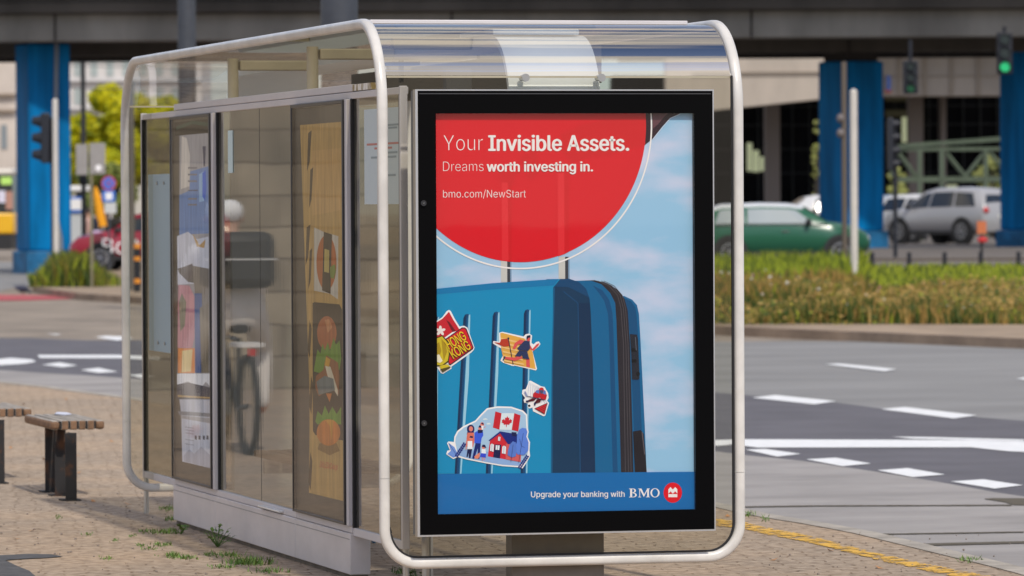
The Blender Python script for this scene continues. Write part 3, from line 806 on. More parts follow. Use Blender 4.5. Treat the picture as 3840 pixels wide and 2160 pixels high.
s.poly(P2((1320, 128), (1500, 128), (1590, 160), (1670, 240), (1715, 330), (1725, 480), (1755, 1449), (1765, BOT), (1400, BOT), (1400, 200)), (18, 98, 144))
s.poly(P2((1510, 170), (1600, 215), (1660, 300), (1690, 420), (1700, 640), (1735, BOT), (1690, BOT), (1660, 640), (1650, 430), (1615, 310), (1560, 230)), (17, 78, 122))
s.poly(P2((1090, 113), (1300, 110), (1385, 140), (1450, 200), (1482, 290), (1492, 420), (1510, 900), (1530, BOT), (1100, BOT)), (17, 58, 88))
s.poly(P2((1090, 113), (1300, 110), (1385, 140), (1450, 200), (1478, 280), (1400, 240), (1290, 185), (1150, 180)), (22, 70, 110))
s.line([A2(*q) for q in ((1245, 225), (1375, 330), (1383, 700), (1392, BOT))], 3, (30, 80, 122))
s.poly(P2((1380, 330), (1484, 330), (1510, 900), (1530, BOT), (1400, BOT)), (15, 50, 80))
s.poly(P2((60, 198), (600, 148), (1165, 112), (1215, 112), (1150, 190), (1148, 420), (1135, 900), (1125, BOT), (60, BOT)), (16, 138, 184))
s.poly(P2((60, 198), (600, 148), (1165, 112), (1200, 114), (1158, 170), (600, 205), (60, 250)), (20, 118, 170))
s.poly(P2((1152, 190), (1165, 190), (1160, 420), (1145, 900), (1140, BOT), (1125, BOT), (1135, 900), (1148, 420)), (17, 92, 134))
for (xt, yt, xb) in ((62, 445, 52), (340, 425, 265), (604, 405, 545), (885, 385, 860)):
    w = 64
    s.poly(P2((xt, yt + 40), (xt + 14, yt + 8), (xt + 34, yt), (xt + 52, yt + 8), (xt + 38, yt + 60), (xb + 34, BOT), (xb - 8, BOT)), (14, 72, 116))
    s.poly(P2((xt, yt + 40), (xt + 14, yt + 8), (xt + 26, yt + 16), (xt + 20, yt + 80), (xb + 12, BOT), (xb - 8, BOT)), (13, 50, 84))
    s.poly(P2((xt + 48, yt + 12), (xt + 61, yt + 4), (xt + 61, yt + 40), (xt + 48, yt + 560), (xb + 52, BOT), (xb + 40, BOT)), (150, 200, 220))
    s.poly(P2((xt + 38, yt + 40), (xt + 48, yt + 12), (xb + 40, BOT), (xb + 30, BOT)), (26, 110, 158))
s.poly(P2((1848, 612), (1912, 618), (1922, 660), (1935, 1015), (1922, 1028), (1868, 1024), (1862, 800)), (40, 42, 50))
for a, c in ((742, 772), (842, 872)): s.poly(P2((1862, a), (1905, a), (1908, c), (1864, c)), (18, 19, 24))
s.ell(*A2(1922, 975), 7, 9, (22, 22, 28))
s.line([A2(*q) for q in ((1898, 640), (1906, 760))], 3, (86, 92, 104))
s.poly([A8(*q) for q in ((1800, 200), (1850, 192), (1868, 215), (1880, 345), (1888, 470), (1812, 470))], (38, 34, 38))
s.line([A8(*q) for q in ((1858, 205), (1874, 345))], 3.5, (96, 90, 94))
s.poly(P1((1990, 40), (2312, 40), (2290, 72), (2222, 100), (2150, 180), (2060, 292), (1985, 352)), (46, 24, 38))
s.poly(P1((2062, 58), (2200, 58), (2160, 100), (2108, 160), (2062, 200)), (98, 62, 70))
s.line([A1(*q) for q in ((2310, 66), (2222, 106), (2152, 186), (2062, 296))], 2.2, (210, 220, 232))
s.build('suitcase_picture', poster)

# red disc, ring and faint arm
s = Print(on_poster, PS)
def arc_pts(cx, cy, rx, ry, a0, a1, n=70): return [(cx + rx * math.cos(math.radians(a0 + (a1 - a0) * i / n)), cy + ry * math.sin(math.radians(a0 + (a1 - a0) * i / n))) for i in range(n + 1)]
dc = (1955, 470)
a_end = 180 - math.degrees(math.acos(320 / 473))
s.poly([(1630, 420)] + [(2427, 420)] + arc_pts(*dc, 473, 513, -4, 133, 80) + [(1630, 858)], RED)
ro, ri = arc_pts(*dc, 496.5, 539.5, -5, 136, 90), arc_pts(*dc, 491, 533.5, -5, 136, 90)
s.mesh(ro + ri, [(i, i + 1, 91 + i + 1, 91 + i) for i in range(90)], WHT)
GH = (207, 27, 36)
for q in (((690, 650), (745, 665), (750, 1396), (690, 1390)), ((1195, 600), (1255, 600), (1255, 1335), (1198, 1355))): s.poly(P1(*q), (222, 44, 52))
for q in (((745, 660), (780, 640), (780, 1400), (750, 1396)), ((1255, 600), (1300, 600), (1298, 1312), (1255, 1335)),
          ((670, 590), (860, 480), (870, 590), (820, 610), (800, 690), (680, 680)),
          ((1230, 250), (1420, 160), (1995, 60), (1992, 340), (1640, 440), (1500, 440), (1330, 500), (1240, 400)),
          ((870, 440), (930, 420), (940, 560), (880, 560)), ((945, 400), (1000, 380), (1040, 560), (960, 590)), ((920, 600), (1060, 560), (960, 660), (915, 640))): s.poly(P1(*q), GH)
s.build('red_disc', poster)

# lettering
s = Print(on_poster, PS)
LIGHT, BOLD = -0.014, 0.042
write(s, 'Your', 1668, 1817, 563.5, 58, WHT, LIGHT)
write(s, 'Invisible Assets.', 1838, 2362, 564.5, 57, WHT, BOLD)
write(s, 'Dreams', 1667, 1819, 641, 36.5, WHT, LIGHT)
write(s, 'worth investing in.', 1831, 2226, 642, 35.5, WHT, BOLD + 0.006)
s.build('headline', poster)
s = Print(on_poster, PS)
write(s, 'bmo.com/NewStart', 1667, 1976, 740, 28.5, WHT, -0.008)
s.build('web_address', poster)
s = Print(on_poster, PS)
s.poly([(1630, 1776.5), (2620, 1771.5), (2620, 1930), (1630, 1930)], (2, 104, 168))
s.build('blue_band', poster)
s = Print(on_poster, PS)
write(s, 'Upgrade your banking with', 1991, 2343, 1865, 21.5, WHT, 0.02)
s.build('slogan', poster)
# serif capitals B M O, drawn from bars, wedges and bowls
s = Print(on_poster, PS)
def serif(x0, x1, y0, y1, shapes):
    for q in shapes: s.poly([(x0 + (x1 - x0) * a, y0 + (y1 - y0) * b_) for a, b_ in q], WHT)
def ringpts(cx, cy, rx, ry, tx, ty, a0, a1, n=24):
    o = [(cx + rx * math.cos(math.radians(a0 + (a1 - a0) * i / n)), cy + ry * math.sin(math.radians(a0 + (a1 - a0) * i / n))) for i in range(n + 1)]
    i_ = [(cx + (rx - tx) * math.cos(math.radians(a0 + (a1 - a0) * i / n)), cy + (ry - ty) * math.sin(math.radians(a0 + (a1 - a0) * i / n))) for i in range(n + 1)]
    return o, i_
T0, T1 = 1834, 1867
serif(2360, 2391, T0, T1, [((0, 0), (.5, 0), (.5, .06), (0, .06)), ((0, .94), (.55, .94), (.55, 1), (0, 1)), ((.14, .03), (.38, .03), (.38, .97), (.14, .97)), ((.3, .44), (.6, .44), (.6, .51), (.3, .51))])
for cy, ry, rx in ((T0 + 7.9, 7.9, 11), (T0 + 24.5, 8.6, 14)):
    o, i_ = ringpts(2375, cy, rx, ry, 6.2, 2.2, -90, 90)
    s.mesh(o + i_, [(k, k + 1, 25 + k + 1, 25 + k) for k in range(24)], WHT)
serif(2395, 2439, T0, T1, [((0, 0), (.28, 0), (.28, .06), (0, .06)), ((.74, 0), (1, 0), (1, .06), (.74, .06)), ((0, .94), (.24, .94), (.24, 1), (0, 1)), ((.66, .94), (1, .94), (1, 1), (.66, 1)),
                           ((.09, .03), (.15, .03), (.15, .97), (.09, .97)), ((.76, .03), (.92, .03), (.92, .97), (.76, .97)), ((.1, .03), (.28, .03), (.54, .78), (.47, .97)), ((.47, .97), (.44, .80), (.77, .03), (.84, .03))])
o, i_ = ringpts(2458.5, (T0 + T1) / 2, 17.5, 17.2, 6.2, 2.2, 0, 360, 40)
s.mesh(o + i_, [(k, k + 1, 41 + k + 1, 41 + k) for k in range(40)], WHT)
s.ell(2526, 1850, 35, 38, (217, 26, 38))
def lg(*p): return [(2509 + 34 * a, 1829 + 38 * c) for a, c in p]
s.poly(lg((0, .22), (.24, 0), (.5, .25), (.76, 0), (1, .22), (1, .66), (.76, .42), (.5, .66), (.24, .42), (0, .66)), WHT)
s.poly(lg((0, .70), (1, .70), (1, 1), (0, 1)), WHT)
s.build('bank_logo', poster)

# stickers
OUT = (238, 236, 234)
def grow(pts, d):
    cx = sum(p[0] for p in pts) / len(pts); cy = sum(p[1] for p in pts) / len(pts)
    return [(cx + (x - cx) * (1 + d / max(1, math.hypot(x - cx, y - cy))), cy + (y - cy) * (1 + d / max(1, math.hypot(x - cx, y - cy)))) for x, y in pts]
s = Print(on_poster, PS)                                  # Hong Kong sticker
s.poly(P2((60, 492), (150, 455), (190, 400), (212, 388), (228, 402), (262, 470), (305, 540), (345, 532), (375, 550), (438, 730), (432, 752), (410, 775), (228, 905), (232, 920), (155, 968), (135, 960), (105, 915), (60, 915)), OUT)
s.poly(P2((60, 505), (150, 470), (210, 405), (250, 480), (310, 575), (240, 590), (170, 640), (60, 640)), (198, 38, 50))
s.poly(P2((185, 480), (215, 500), (268, 578), (240, 590)), (112, 22, 34))
for k in range(5): s.ell(*A2(132 + 24 * math.sin(k * 1.2566), 578 - 24 * math.cos(k * 1.2566)), 5.2, 9.5, (236, 226, 220), rot=math.degrees(k * 1.2566))
s.poly(P2((172, 655), (325, 548), (352, 548), (368, 562), (430, 728), (424, 745), (222, 890), (205, 885)), (60, 40, 48))
s.poly(P2((180, 660), (327, 558), (348, 558), (360, 570), (420, 728), (414, 742), (222, 878), (210, 872)), (206, 34, 46))
s.poly(P2((60, 640), (150, 618), (205, 680), (222, 760), (205, 860), (150, 900), (60, 900)), (70, 62, 30))
s.poly(P2((60, 650), (146, 628), (196, 686), (212, 760), (196, 850), (146, 888), (60, 888)), (206, 184, 44))
for q in (((90, 700), (120, 680), (140, 760), (110, 840), (90, 840)), ((140, 650), (175, 690), (190, 770), (160, 850), (150, 760))): s.poly(P2(*q), (170, 142, 30))
s.poly(P2((95, 800), (118, 790), (150, 850), (128, 868), (100, 860)), (236, 228, 200))
s.poly(P2((120, 895), (195, 880), (222, 908), (150, 955)), (206, 184, 44)); s.poly(P2((128, 925), (220, 900), (222, 912), (150, 956)), (84, 74, 34))
rot = math.atan2(-118, 176)
for body, x0, y0, ln in (('HONG', 208, 748, 186), ('KONG', 246, 832, 186)):
    write(s, body, *[A2(x0 + 3, y0 + 3)[0], A2(x0 + 3, y0 + 3)[0] + ln * .414], A2(x0, y0 + 4)[1], 36, (90, 60, 20), 0.03, 0.95, rot * 0.9)
    write(s, body, A2(x0, y0)[0], A2(x0, y0)[0] + ln * .414, A2(x0, y0)[1], 36, (236, 200, 40), 0.015, 0.95, rot * 0.9)
s.build('city_sticker', poster)
s = Print(on_poster, PS)                                  # runner sticker
s.poly(P2((660, 598), (690, 588), (880, 632), (900, 612), (930, 605), (958, 622), (952, 690), (972, 704), (995, 682), (1018, 676), (1034, 700), (1018, 722), (962, 768), (1002, 925), (992, 940), (800, 895), (785, 900), (700, 870), (682, 858), (672, 848), (698, 795), (684, 742), (605, 695), (608, 672), (660, 678)), OUT)
s.poly(P2((670, 600), (690, 598), (890, 650), (962, 770), (990, 928), (705, 868), (680, 745)), (222, 168, 74))
for k in range(6): s.poly(P2((672 + k * 6, 640 + k * 40), (830 + k * 10, 676 + k * 40), (832 + k * 10, 692 + k * 40), (675 + k * 6, 656 + k * 40)), (234, 192, 120))
s.poly(P2((612, 682), (665, 688), (680, 655), (735, 650), (760, 715), (700, 725)), (184, 62, 40))
s.line([A2(742, 648), A2(785, 885)], 3, (42, 44, 66)); s.ell(*A2(742, 648), 3.6, 3.6, (42, 44, 66))
SK = (216, 84, 84); NV = (46, 56, 92)
s.poly(P2((800, 690), (850, 658), (895, 672), (870, 700), (830, 700), (800, 745), (780, 742)), SK)
s.poly(P2((935, 700), (960, 745), (1000, 700), (1024, 692), (1015, 715), (970, 762), (940, 750)), SK)
s.poly(P2((712, 815), (800, 822), (850, 800), (868, 830), (800, 852), (715, 835)), SK); s.poly(P2((902, 820), (935, 830), (938, 912), (905, 906)), SK)
s.poly(P2((688, 848), (706, 808), (718, 815), (700, 845)), NV)
s.poly(P2((888, 668), (935, 672), (938, 740), (915, 765), (840, 755), (820, 740)), NV); s.poly(P2((838, 758), (912, 768), (930, 838), (872, 830), (866, 800), (845, 815), (800, 808)), NV)
s.poly(P2((908, 640), (940, 640), (938, 668), (920, 675), (908, 665)), SK); s.poly(P2((908, 625), (940, 618), (942, 640), (920, 645), (912, 660), (905, 650)), (30, 34, 60))
s.build('runner_sticker', poster)
s = Print(on_poster, PS)                                  # hockey sticker
s.poly(P2((930, 1035), (945, 1032), (1035, 1082), (1070, 1090), (1102, 1145), (1106, 1190), (1092, 1215), (1110, 1235), (1075, 1350), (1060, 1355), (965, 1310), (960, 1275), (935, 1285), (915, 1270), (920, 1240), (885, 1230), (880, 1205), (895, 1190), (865, 1150), (870, 1115), (900, 1108)), OUT)
for k in range(8): s.line([A2(932 + k * 12, 1048 + k * 6), A2(915 + k * 26, 1180 + k * 10)], 1.1, (160, 172, 205))
s.poly(P2((975, 1285), (1096, 1232), (1068, 1340)), (60, 24, 30)); s.poly(P2((985, 1286), (1090, 1240), (1066, 1332)), (206, 44, 50))
for k in range(4): s.line([A2(1000 + k * 14, 1298 + k * 8), A2(1086 - k * 4, 1254 + k * 20)], 1.3, (96, 24, 30))
s.poly(P2((965, 1150), (1000, 1118), (1070, 1120), (1090, 1165), (1080, 1205), (1040, 1210), (1030, 1185), (985, 1195), (962, 1180)), (190, 34, 44))
s.poly(P2((990, 1122), (1020, 1116), (1020, 1150), (985, 1140)), (92, 122, 186)); s.poly(P2((1058, 1112), (1080, 1130), (1078, 1160), (1052, 1150)), (92, 122, 186))
s.poly(P2((960, 1190), (990, 1195), (975, 1215), (920, 1225), (905, 1215)), (84, 26, 34)); s.poly(P2((1005, 1195), (1038, 1200), (1030, 1228), (990, 1240), (975, 1232)), (84, 26, 34))
s.ell(*A2(1040, 1118), 9, 10, (200, 40, 46)); s.poly(P2((1018, 1118), (1058, 1118), (1050, 1148), (1035, 1152)), (70, 78, 110))
s.line([A2(892, 1135), A2(908, 1172), A2(1070, 1208)], 2.6, (40, 48, 84)); s.poly(P2((882, 1132), (898, 1128), (912, 1170), (902, 1176)), (140, 150, 190))
s.poly(P2((900, 1212), (925, 1210), (920, 1230), (898, 1226)), (40, 48, 84)); s.poly(P2((972, 1230), (990, 1232), (985, 1258), (972, 1255)), (40, 48, 84)); s.ell(*A2(930, 1260), 5, 4.4, (44, 46, 60))
s.build('hockey_sticker', poster)
s = Print(on_poster, PS)                                  # home sticker
blob = ((146, 1165), (150, 1120), (175, 1070), (225, 1030), (330, 980), (370, 935), (430, 875), (520, 858), (640, 862), (740, 895), (775, 930), (780, 1040), (788, 1080), (778, 1120), (800, 1170), (795, 1240), (800, 1290), (770, 1345), (735, 1395), (700, 1385), (560, 1375), (420, 1350), (250, 1315), (180, 1295), (140, 1312), (80, 1270), (90, 1240), (112, 1235), (88, 1175), (100, 1160))
s.poly(P7(*blob), OUT)
s.poly(P7((158, 1165), (162, 1125), (185, 1080), (232, 1042), (336, 992), (378, 945), (436, 887), (520, 872), (636, 875), (732, 906), (763, 938), (768, 1040), (775, 1085), (764, 1120), (786, 1170), (782, 1240), (770, 1330), (700, 1372), (560, 1362), (420, 1338), (250, 1302), (180, 1280)), (164, 196, 222))
s.poly(P7((175, 1225), (440, 1250), (440, 1290), (770, 1330), (700, 1372), (560, 1362), (420, 1338), (250, 1302), (180, 1280)), (140, 172, 216))
s.poly(P7((98, 1170), (150, 1210), (172, 1255), (178, 1285), (140, 1300), (90, 1268), (120, 1240)), (110, 146, 214)); s.line([A7(104, 1178), A7(168, 1278)], 1.4, (40, 60, 120))
for cx_, cy_, sc in ((205, 1235, 1.0), (745, 1340, 0.95)):
    for k in range(7):
        for sg in (-1, 1): s.ell(*A7(cx_ - 36 * sc + k * 11 * sc + sg * 7, cy_ + 48 * sc - k * 17 * sc + sg * 4), 4.6 * sc, 3.0 * sc, (28, 38, 122), n=12, rot=-30 if sg > 0 else -80)
s.poly(P7((502, 902), (555, 918), (536, 1060), (480, 1042)), (196, 36, 50)); s.poly(P7((555, 918), (664, 918), (642, 1062), (536, 1060)), (214, 228, 232)); s.poly(P7((664, 918), (718, 936), (698, 1076), (642, 1062)), (196, 36, 50))
leaf = [(0, -1), (.18, -.62), (.42, -.74), (.36, -.2), (.66, -.5), (.72, -.3), (1, -.32), (.86, -.02), (1, .1), (.5, .42), (.56, .6), (.08, .52), (.05, 1), (-.05, 1), (-.08, .52), (-.56, .6), (-.5, .42), (-1, .1), (-.86, -.02), (-1, -.32), (-.72, -.3), (-.66, -.5), (-.36, -.2), (-.42, -.74), (-.18, -.62)]
s.poly(P7(*[(600 + 46 * a - 5 * c, 990 + 48 * c) for a, c in leaf]), (196, 36, 50))
s.poly(P7((456, 1150), (542, 1082), (610, 1180), (590, 1316), (436, 1290)), (204, 40, 54)); s.poly(P7((590, 1180), (725, 1185), (718, 1340), (588, 1316)), (206, 92, 92))
s.poly(P7((442, 1152), (540, 1074), (690, 1100), (690, 1185), (608, 1185), (542, 1090), (452, 1156)), (26, 42, 122)); s.poly(P7((640, 1080), (682, 1084), (680, 1120), (642, 1116)), (24, 30, 78))
s.poly(P7((494, 1186), (552, 1190), (540, 1308), (482, 1298)), (24, 30, 74))
for q in (((458, 1190), (470, 1178), (488, 1190), (484, 1250), (454, 1242)), ((560, 1208), (574, 1196), (592, 1208), (588, 1270), (556, 1264)), ((504, 1194), (538, 1196), (534, 1236), (502, 1232)), ((526, 1120), (544, 1122), (540, 1158), (522, 1154))):
    s.poly(P7(*q), (226, 232, 238)); xa = sum(a for a, c in q) / len(q); s.line([A7(xa + 1, min(c for a, c in q)), A7(xa - 2, max(c for a, c in q))], 1.1, (24, 30, 74))
s.poly(P7((706, 1060), (730, 1045), (764, 1050), (776, 1080), (766, 1120), (785, 1170), (782, 1240), (750, 1278), (690, 1275), (660, 1230), (684, 1170), (686, 1110)), (92, 130, 214)); s.poly(P7((622, 1190), (650, 1160), (676, 1170), (682, 1230), (676, 1290), (640, 1300), (604, 1280), (608, 1240)), (88, 122, 200))
s.line([A7(740, 1090), A7(700, 1345)], 1.3, (24, 30, 74)); s.line([A7(652, 1190), A7(632, 1338)], 1.3, (24, 30, 74)); s.line([A7(708, 1140), A7(722, 1200), A7(750, 1215)], 1.0, (24, 30, 74))
SK2 = (224, 128, 112)
s.ell(*A7(290, 1055), 14, 17, (24, 30, 90)); s.poly(P7((256, 1100), (266, 1060), (316, 1060), (318, 1090)), (24, 30, 90)); s.ell(*A7(292, 1052), 7.5, 9.5, SK2)
s.poly(P7((262, 1085), (316, 1085), (322, 1150), (310, 1210), (256, 1205), (254, 1130)), (216, 112, 92))
s.ell(*A7(374, 1046), 8, 10, SK2); s.poly(P7((356, 1040), (364, 1022), (388, 1024), (392, 1044)), (24, 30, 74)); s.poly(P7((322, 1085), (345, 1072), (395, 1076), (398, 1110), (384, 1130), (376, 1180), (322, 1176)), (58, 92, 214)); s.poly(P7((330, 1176), (376, 1178), (364, 1312), (348, 1312), (350, 1220), (318, 1312), (302, 1306)), (26, 40, 110))
s.ell(*A7(388, 1014), 7, 8, SK2); s.poly(P7((376, 1004), (390, 998), (402, 1008), (398, 1018)), (24, 30, 74)); s.poly(P7((380, 1024), (400, 1026), (396, 1060), (384, 1060)), (232, 236, 240)); s.poly(P7((350, 1060), (395, 1062), (390, 1086), (352, 1090)), (24, 30, 74)); s.line([A7(402, 1040), A7(418, 1034)], 2.4, SK2)
s.ell(*A7(292, 1130), 7.5, 9, SK2); s.poly(P7((276, 1126), (286, 1112), (308, 1116), (308, 1132)), (24, 30, 74)); s.poly(P7((262, 1158), (302, 1156), (304, 1226), (262, 1226)), (232, 236, 240)); s.poly(P7((262, 1226), (302, 1226), (288, 1305), (274, 1304), (270, 1260), (264, 1296), (252, 1294)), (24, 30, 74))
s.line([A7(254, 1150), A7(248, 1230)], 3, SK2)
s.ell(*A7(400, 1208), 7, 8, SK2); s.poly(P7((384, 1206), (392, 1188), (412, 1190), (424, 1220), (412, 1214)), (24, 30, 74)); s.poly(P7((384, 1226), (416, 1228), (420, 1266), (380, 1262)), (232, 236, 240)); s.poly(P7((376, 1262), (420, 1266), (418, 1300), (368, 1294)), (58, 76, 206)); s.line([A7(392, 1298), A7(388, 1326)], 2.6, SK2); s.line([A7(408, 1300), A7(406, 1324)], 2.6, SK2)
s.poly(P7((320, 1290), (348, 1268), (366, 1256), (366, 1290), (352, 1310), (324, 1308)), (224, 132, 104)); s.poly(P7((396, 966), (420, 960), (440, 972), (400, 976)), (214, 226, 226)); s.poly(P7((426, 1004), (450, 1000), (466, 1014), (432, 1016)), (214, 226, 226))
s.build('home_sticker', poster)
MB().add([(px0 + 0.001, YS + 0.006, pz0), (px1 - 0.001, YS + 0.006, pz0), (px1 - 0.001, YS + 0.006, pz1), (px0 + 0.001, YS + 0.006, pz1)], [(0, 1, 2, 3)]).build('cover_glass', g_cover, lb)

# ------------------------------------------------------------------ poster cases on the back wall
g_case = pane('case_glass', (0.92, 0.92, 0.90), 0.05, 0.012, 0.005, (1, 12, 0.3), 2.0, graze=0.55)
m_casebl = mat('case_black', (0.035, 0.030, 0.027), 0.4, vary=0.4, vscale=5)
m_frame = mat('case_frame_black', (0.045, 0.042, 0.042), 0.35)
XP = 5.186
def case(name, label, ya, yb, print_fn, pos):
    global INK_GLOW
    INK_GLOW = (0.09, 0.26)[pos]
    t = thing(name, label, 'poster case', (XW, (ya + yb) / 2, 0.25), 0, 'poster cases in the back wall')
    z0, z1 = 0.253, 2.238
    b = MB()
    for q in ((ya, ya + 0.02, z0, z1), (yb - 0.02, yb, z0, z1), (ya + 0.02, yb - 0.02, z1 - 0.018, z1), (ya + 0.02, yb - 0.02, z0, z0 + 0.012)):
        b.box(XP - 0.016, XW - 0.005, q[0], q[1], q[2], q[3])
    b.build('case_frame', m_frame, t, bevel=0.003)
    MB().box(XP + 0.001, XP + 0.010, ya + 0.021, yb - 0.021, z0 + 0.013, z1 - 0.019).build('case_back', m_casebl, t)
    st = []
    def place(x, y, k):
        p = at_x(x, y, XP); yy = min(yb - 0.05, max(ya + 0.03, p.y)); zz = min(z1 - 0.03, max(z0 + 0.02, p.z))
        return (XP - 0.0004 * k, yy, zz)
    pr = Print(place, st); print_fn(pr); pr.build('poster', t); INK_GLOW = 0.0
    MB().add([(XP - 0.013, ya + 0.02, z0 + 0.012), (XP - 0.013, yb - 0.02, z0 + 0.012), (XP - 0.013, yb - 0.02, z1 - 0.018), (XP - 0.013, ya + 0.02, z1 - 0.018)], [(0, 1, 2, 3)]).build('case_glass', g_case, t)
def C5(*p): return [(640 + 0.552 * x, 400 + 0.552 * y) for x, y in p]
def C6(*p): return [(640 + 0.552 * x, 1100 + 0.552 * y) for x, y in p]
def food(s):
    s.poly(C5((880, 125), (1170, 102)) + C6((1180, 700), (1190, 1415), (940, 1355), (945, 700)), (196, 160, 96))
    s.poly(C5((960, 300), (1172, 280), (1176, 700), (965, 740)), (206, 166, 104))
    for a, c, w in ((935, 180, 24), (950, 430, 20), (925, 820, 26), (945, 980, 18)): s.poly(C5((a, c), (a + w, c - 20), (a + w * .4, c + 200), (a - 8, c + 260)), (74, 62, 46))
    for a, c in ((945, 180), (955, 560), (950, 1080)): s.poly(C6((a, c), (a + 14, c + 60), (a + 2, c + 260), (a - 14, c + 200)), (80, 66, 46))
    s.poly(C6((1080, 1010), (1130, 1020), (1150, 1070), (1080, 1100), (1000, 1060), (1010, 1020)), (150, 116, 66))
    s.poly(C5((975, 820), (1040, 850), (1140, 880), (1138, 1310), (1085, 1272), (975, 1250)), (206, 200, 186))
    e = [(1060 + 68 * math.cos(a / 20 * math.pi), 1060 + 188 * math.sin(a / 20 * math.pi)) for a in range(40)]; s.poly(C5(*e), (186, 104, 52))
    s.poly(C5((1042, 850), (1098, 868), (1088, 1272), (1030, 1248)), (58, 50, 40)); s.poly(C5((1048, 965), (1080, 975), (1078, 1130), (1046, 1120)), (196, 176, 100))
    s.poly(C5((1085, 1090), (1118, 1070), (1125, 1120), (1110, 1170), (1088, 1160)), (120, 140, 56))
    s.poly(C6((965, 66), (980, 60), (1148, 75), (1165, 110), (1172, 1000), (1100, 985), (985, 962), (968, 935)), (58, 50, 42))
    e = [(1063 + 66 * math.cos(a / 20 * math.pi), 270 + 115 * math.sin(a / 20 * math.pi)) for a in range(40)]; s.poly(C6(*e), (178, 100, 58)); s.poly(C6((1050, 180), (1080, 175), (1100, 230), (1070, 270)), (206, 140, 92))
    s.poly(C6((985, 470), (1000, 380), (1020, 410), (1035, 340), (1050, 390), (1070, 330), (1085, 390), (1110, 300), (1125, 350), (1150, 320), (1162, 440), (1150, 520), (1010, 540), (975, 530)), (108, 152, 48))
    s.poly(C6((990, 560), (1040, 520), (1060, 420), (1140, 470), (1150, 560), (1145, 690), (1100, 640), (1010, 700), (985, 640)), (150, 92, 54)); s.poly(C6((1050, 480), (1090, 500), (1140, 660), (1140, 700), (1080, 600)), (222, 212, 186)); s.poly(C6((1060, 430), (1090, 450), (1080, 500), (1050, 490)), (214, 160, 40))
    s.poly(C6((995, 600), (1050, 560), (1110, 580), (1120, 660), (1010, 690)), (110, 122, 124)); s.poly(C6((1060, 680), (1100, 680), (1085, 740)), (206, 120, 50))
    s.poly(C6((985, 870), (1000, 800), (1030, 830), (1050, 760), (1075, 820), (1100, 770), (1130, 820), (1160, 770), (1160, 890), (1000, 890)), (112, 158, 50))
    e = [(1075 + 80 * math.cos(a / 20 * math.pi), 945 + 90 * math.sin(a / 20 * math.pi)) for a in range(40)]; s.poly(C6(*e), (214, 130, 50)); s.poly(C6((1050, 860), (1110, 860), (1100, 960), (1095, 1000), (1085, 900)), (224, 160, 52))
    p = C6((1012, 1168), (1135, 1192)); write(s, 'GrillujZDaiCake.pl', p[0][0], p[1][0], p[0][1] + 6, 22, (206, 84, 66), 0.0, 1.0, 0.18)
def people(s):
    s.poly(C5((60, 195), (275, 178)) + C6((280, 600), (280, 1190), (80, 1142), (60, 600)), (168, 166, 172))
    s.poly(C5((25, 85), (285, 60), (285, 172), (30, 200)), (14, 20, 22)); s.poly(C5((40, 135), (150, 95), (280, 110), (282, 135), (150, 118), (40, 160)), (30, 66, 54))
    s.poly(C5((75, 200), (110, 215), (132, 330), (128, 540), (70, 560)), (218, 212, 206)); s.poly(C5((135, 440), (275, 400), (275, 860), (60, 870), (60, 600), (130, 570)), (104, 140, 196))
    s.poly(C5((195, 460), (225, 440), (230, 640), (195, 650)), (150, 190, 232)); s.poly(C5((218, 450), (240, 430), (246, 560), (235, 640), (218, 610)), (44, 104, 214))
    s.poly(C5((218, 270), (240, 268), (236, 400), (226, 410)), (60, 66, 96)); s.poly(C5((120, 566), (188, 564), (188, 572), (120, 574)), (70, 80, 110))
    for y in (410, 455, 500, 620, 660): s.poly(C5((120, y), (180, y), (180, y + 12), (120, y + 12)), (128, 128, 138))
    s.poly(C5((45, 880), (120, 850), (180, 900), (270, 880), (272, 1080), (200, 1200), (50, 1210)), (212, 216, 232)); s.poly(C5((150, 860), (200, 940), (240, 900), (230, 960), (180, 950)), (196, 160, 110))
    s.poly(C5((50, 1100), (100, 1085), (150, 1065), (170, 1200), (120, 1190), (60, 1130)), (104, 100, 102)); s.poly(C5((150, 1080), (260, 1100), (260, 1449), (190, 1449), (165, 1240)), (136, 130, 124))
    s.poly(C5((55, 1210), (130, 1215), (165, 1290)) + C6((165, 300), (150, 370), (50, 370)), (206, 148, 162)); s.poly(C6((80, 0), (110, 60), (100, 220), (70, 260), (60, 60)), (140, 138, 122))
    s.poly(C6((165, 0), (215, 0), (220, 380), (210, 540), (170, 540)), (64, 98, 156)); s.poly(C6((200, 100), (262, 60), (262, 540), (212, 540)), (130, 122, 108))
    s.poly(C6((50, 372), (165, 372), (165, 542), (50, 542)), (232, 140, 66)); s.poly(C6((80, 390), (150, 380), (140, 530), (75, 536)), (240, 214, 150))
    s.poly(C6((45, 545), (275, 545), (275, 640), (240, 600), (200, 650), (120, 600), (45, 620)), (238, 240, 248)); s.poly(C6((45, 620), (120, 605), (270, 640), (280, 720), (45, 720)), (84, 84, 96)); s.poly(C6((50, 690), (270, 705), (270, 716), (50, 704)), (190, 160, 110))
    s.poly(C6((60, 720), (278, 722), (278, 850), (75, 830)), (194, 198, 214)); s.poly(C6((50, 800), (278, 815), (278, 840), (60, 826)), (130, 132, 142))
    s.poly(C6((78, 850), (278, 885), (280, 1190), (80, 1142)), (206, 210, 226))
    for y in (905, 925, 945, 990, 1020): s.poly(C6((100, y), (160, y + 9), (160, y + 13), (100, y + 4)), (140, 142, 156))
    for x in (165, 190, 220, 245): s.poly(C6((x, 965), (x + 14, 968), (x + 14, 995), (x, 992)), (90, 92, 104))
    s.poly(C6((90, 1100), (130, 1060), (160, 1090), (210, 1040), (270, 1100), (280, 1190), (90, 1140)), (176, 180, 198))
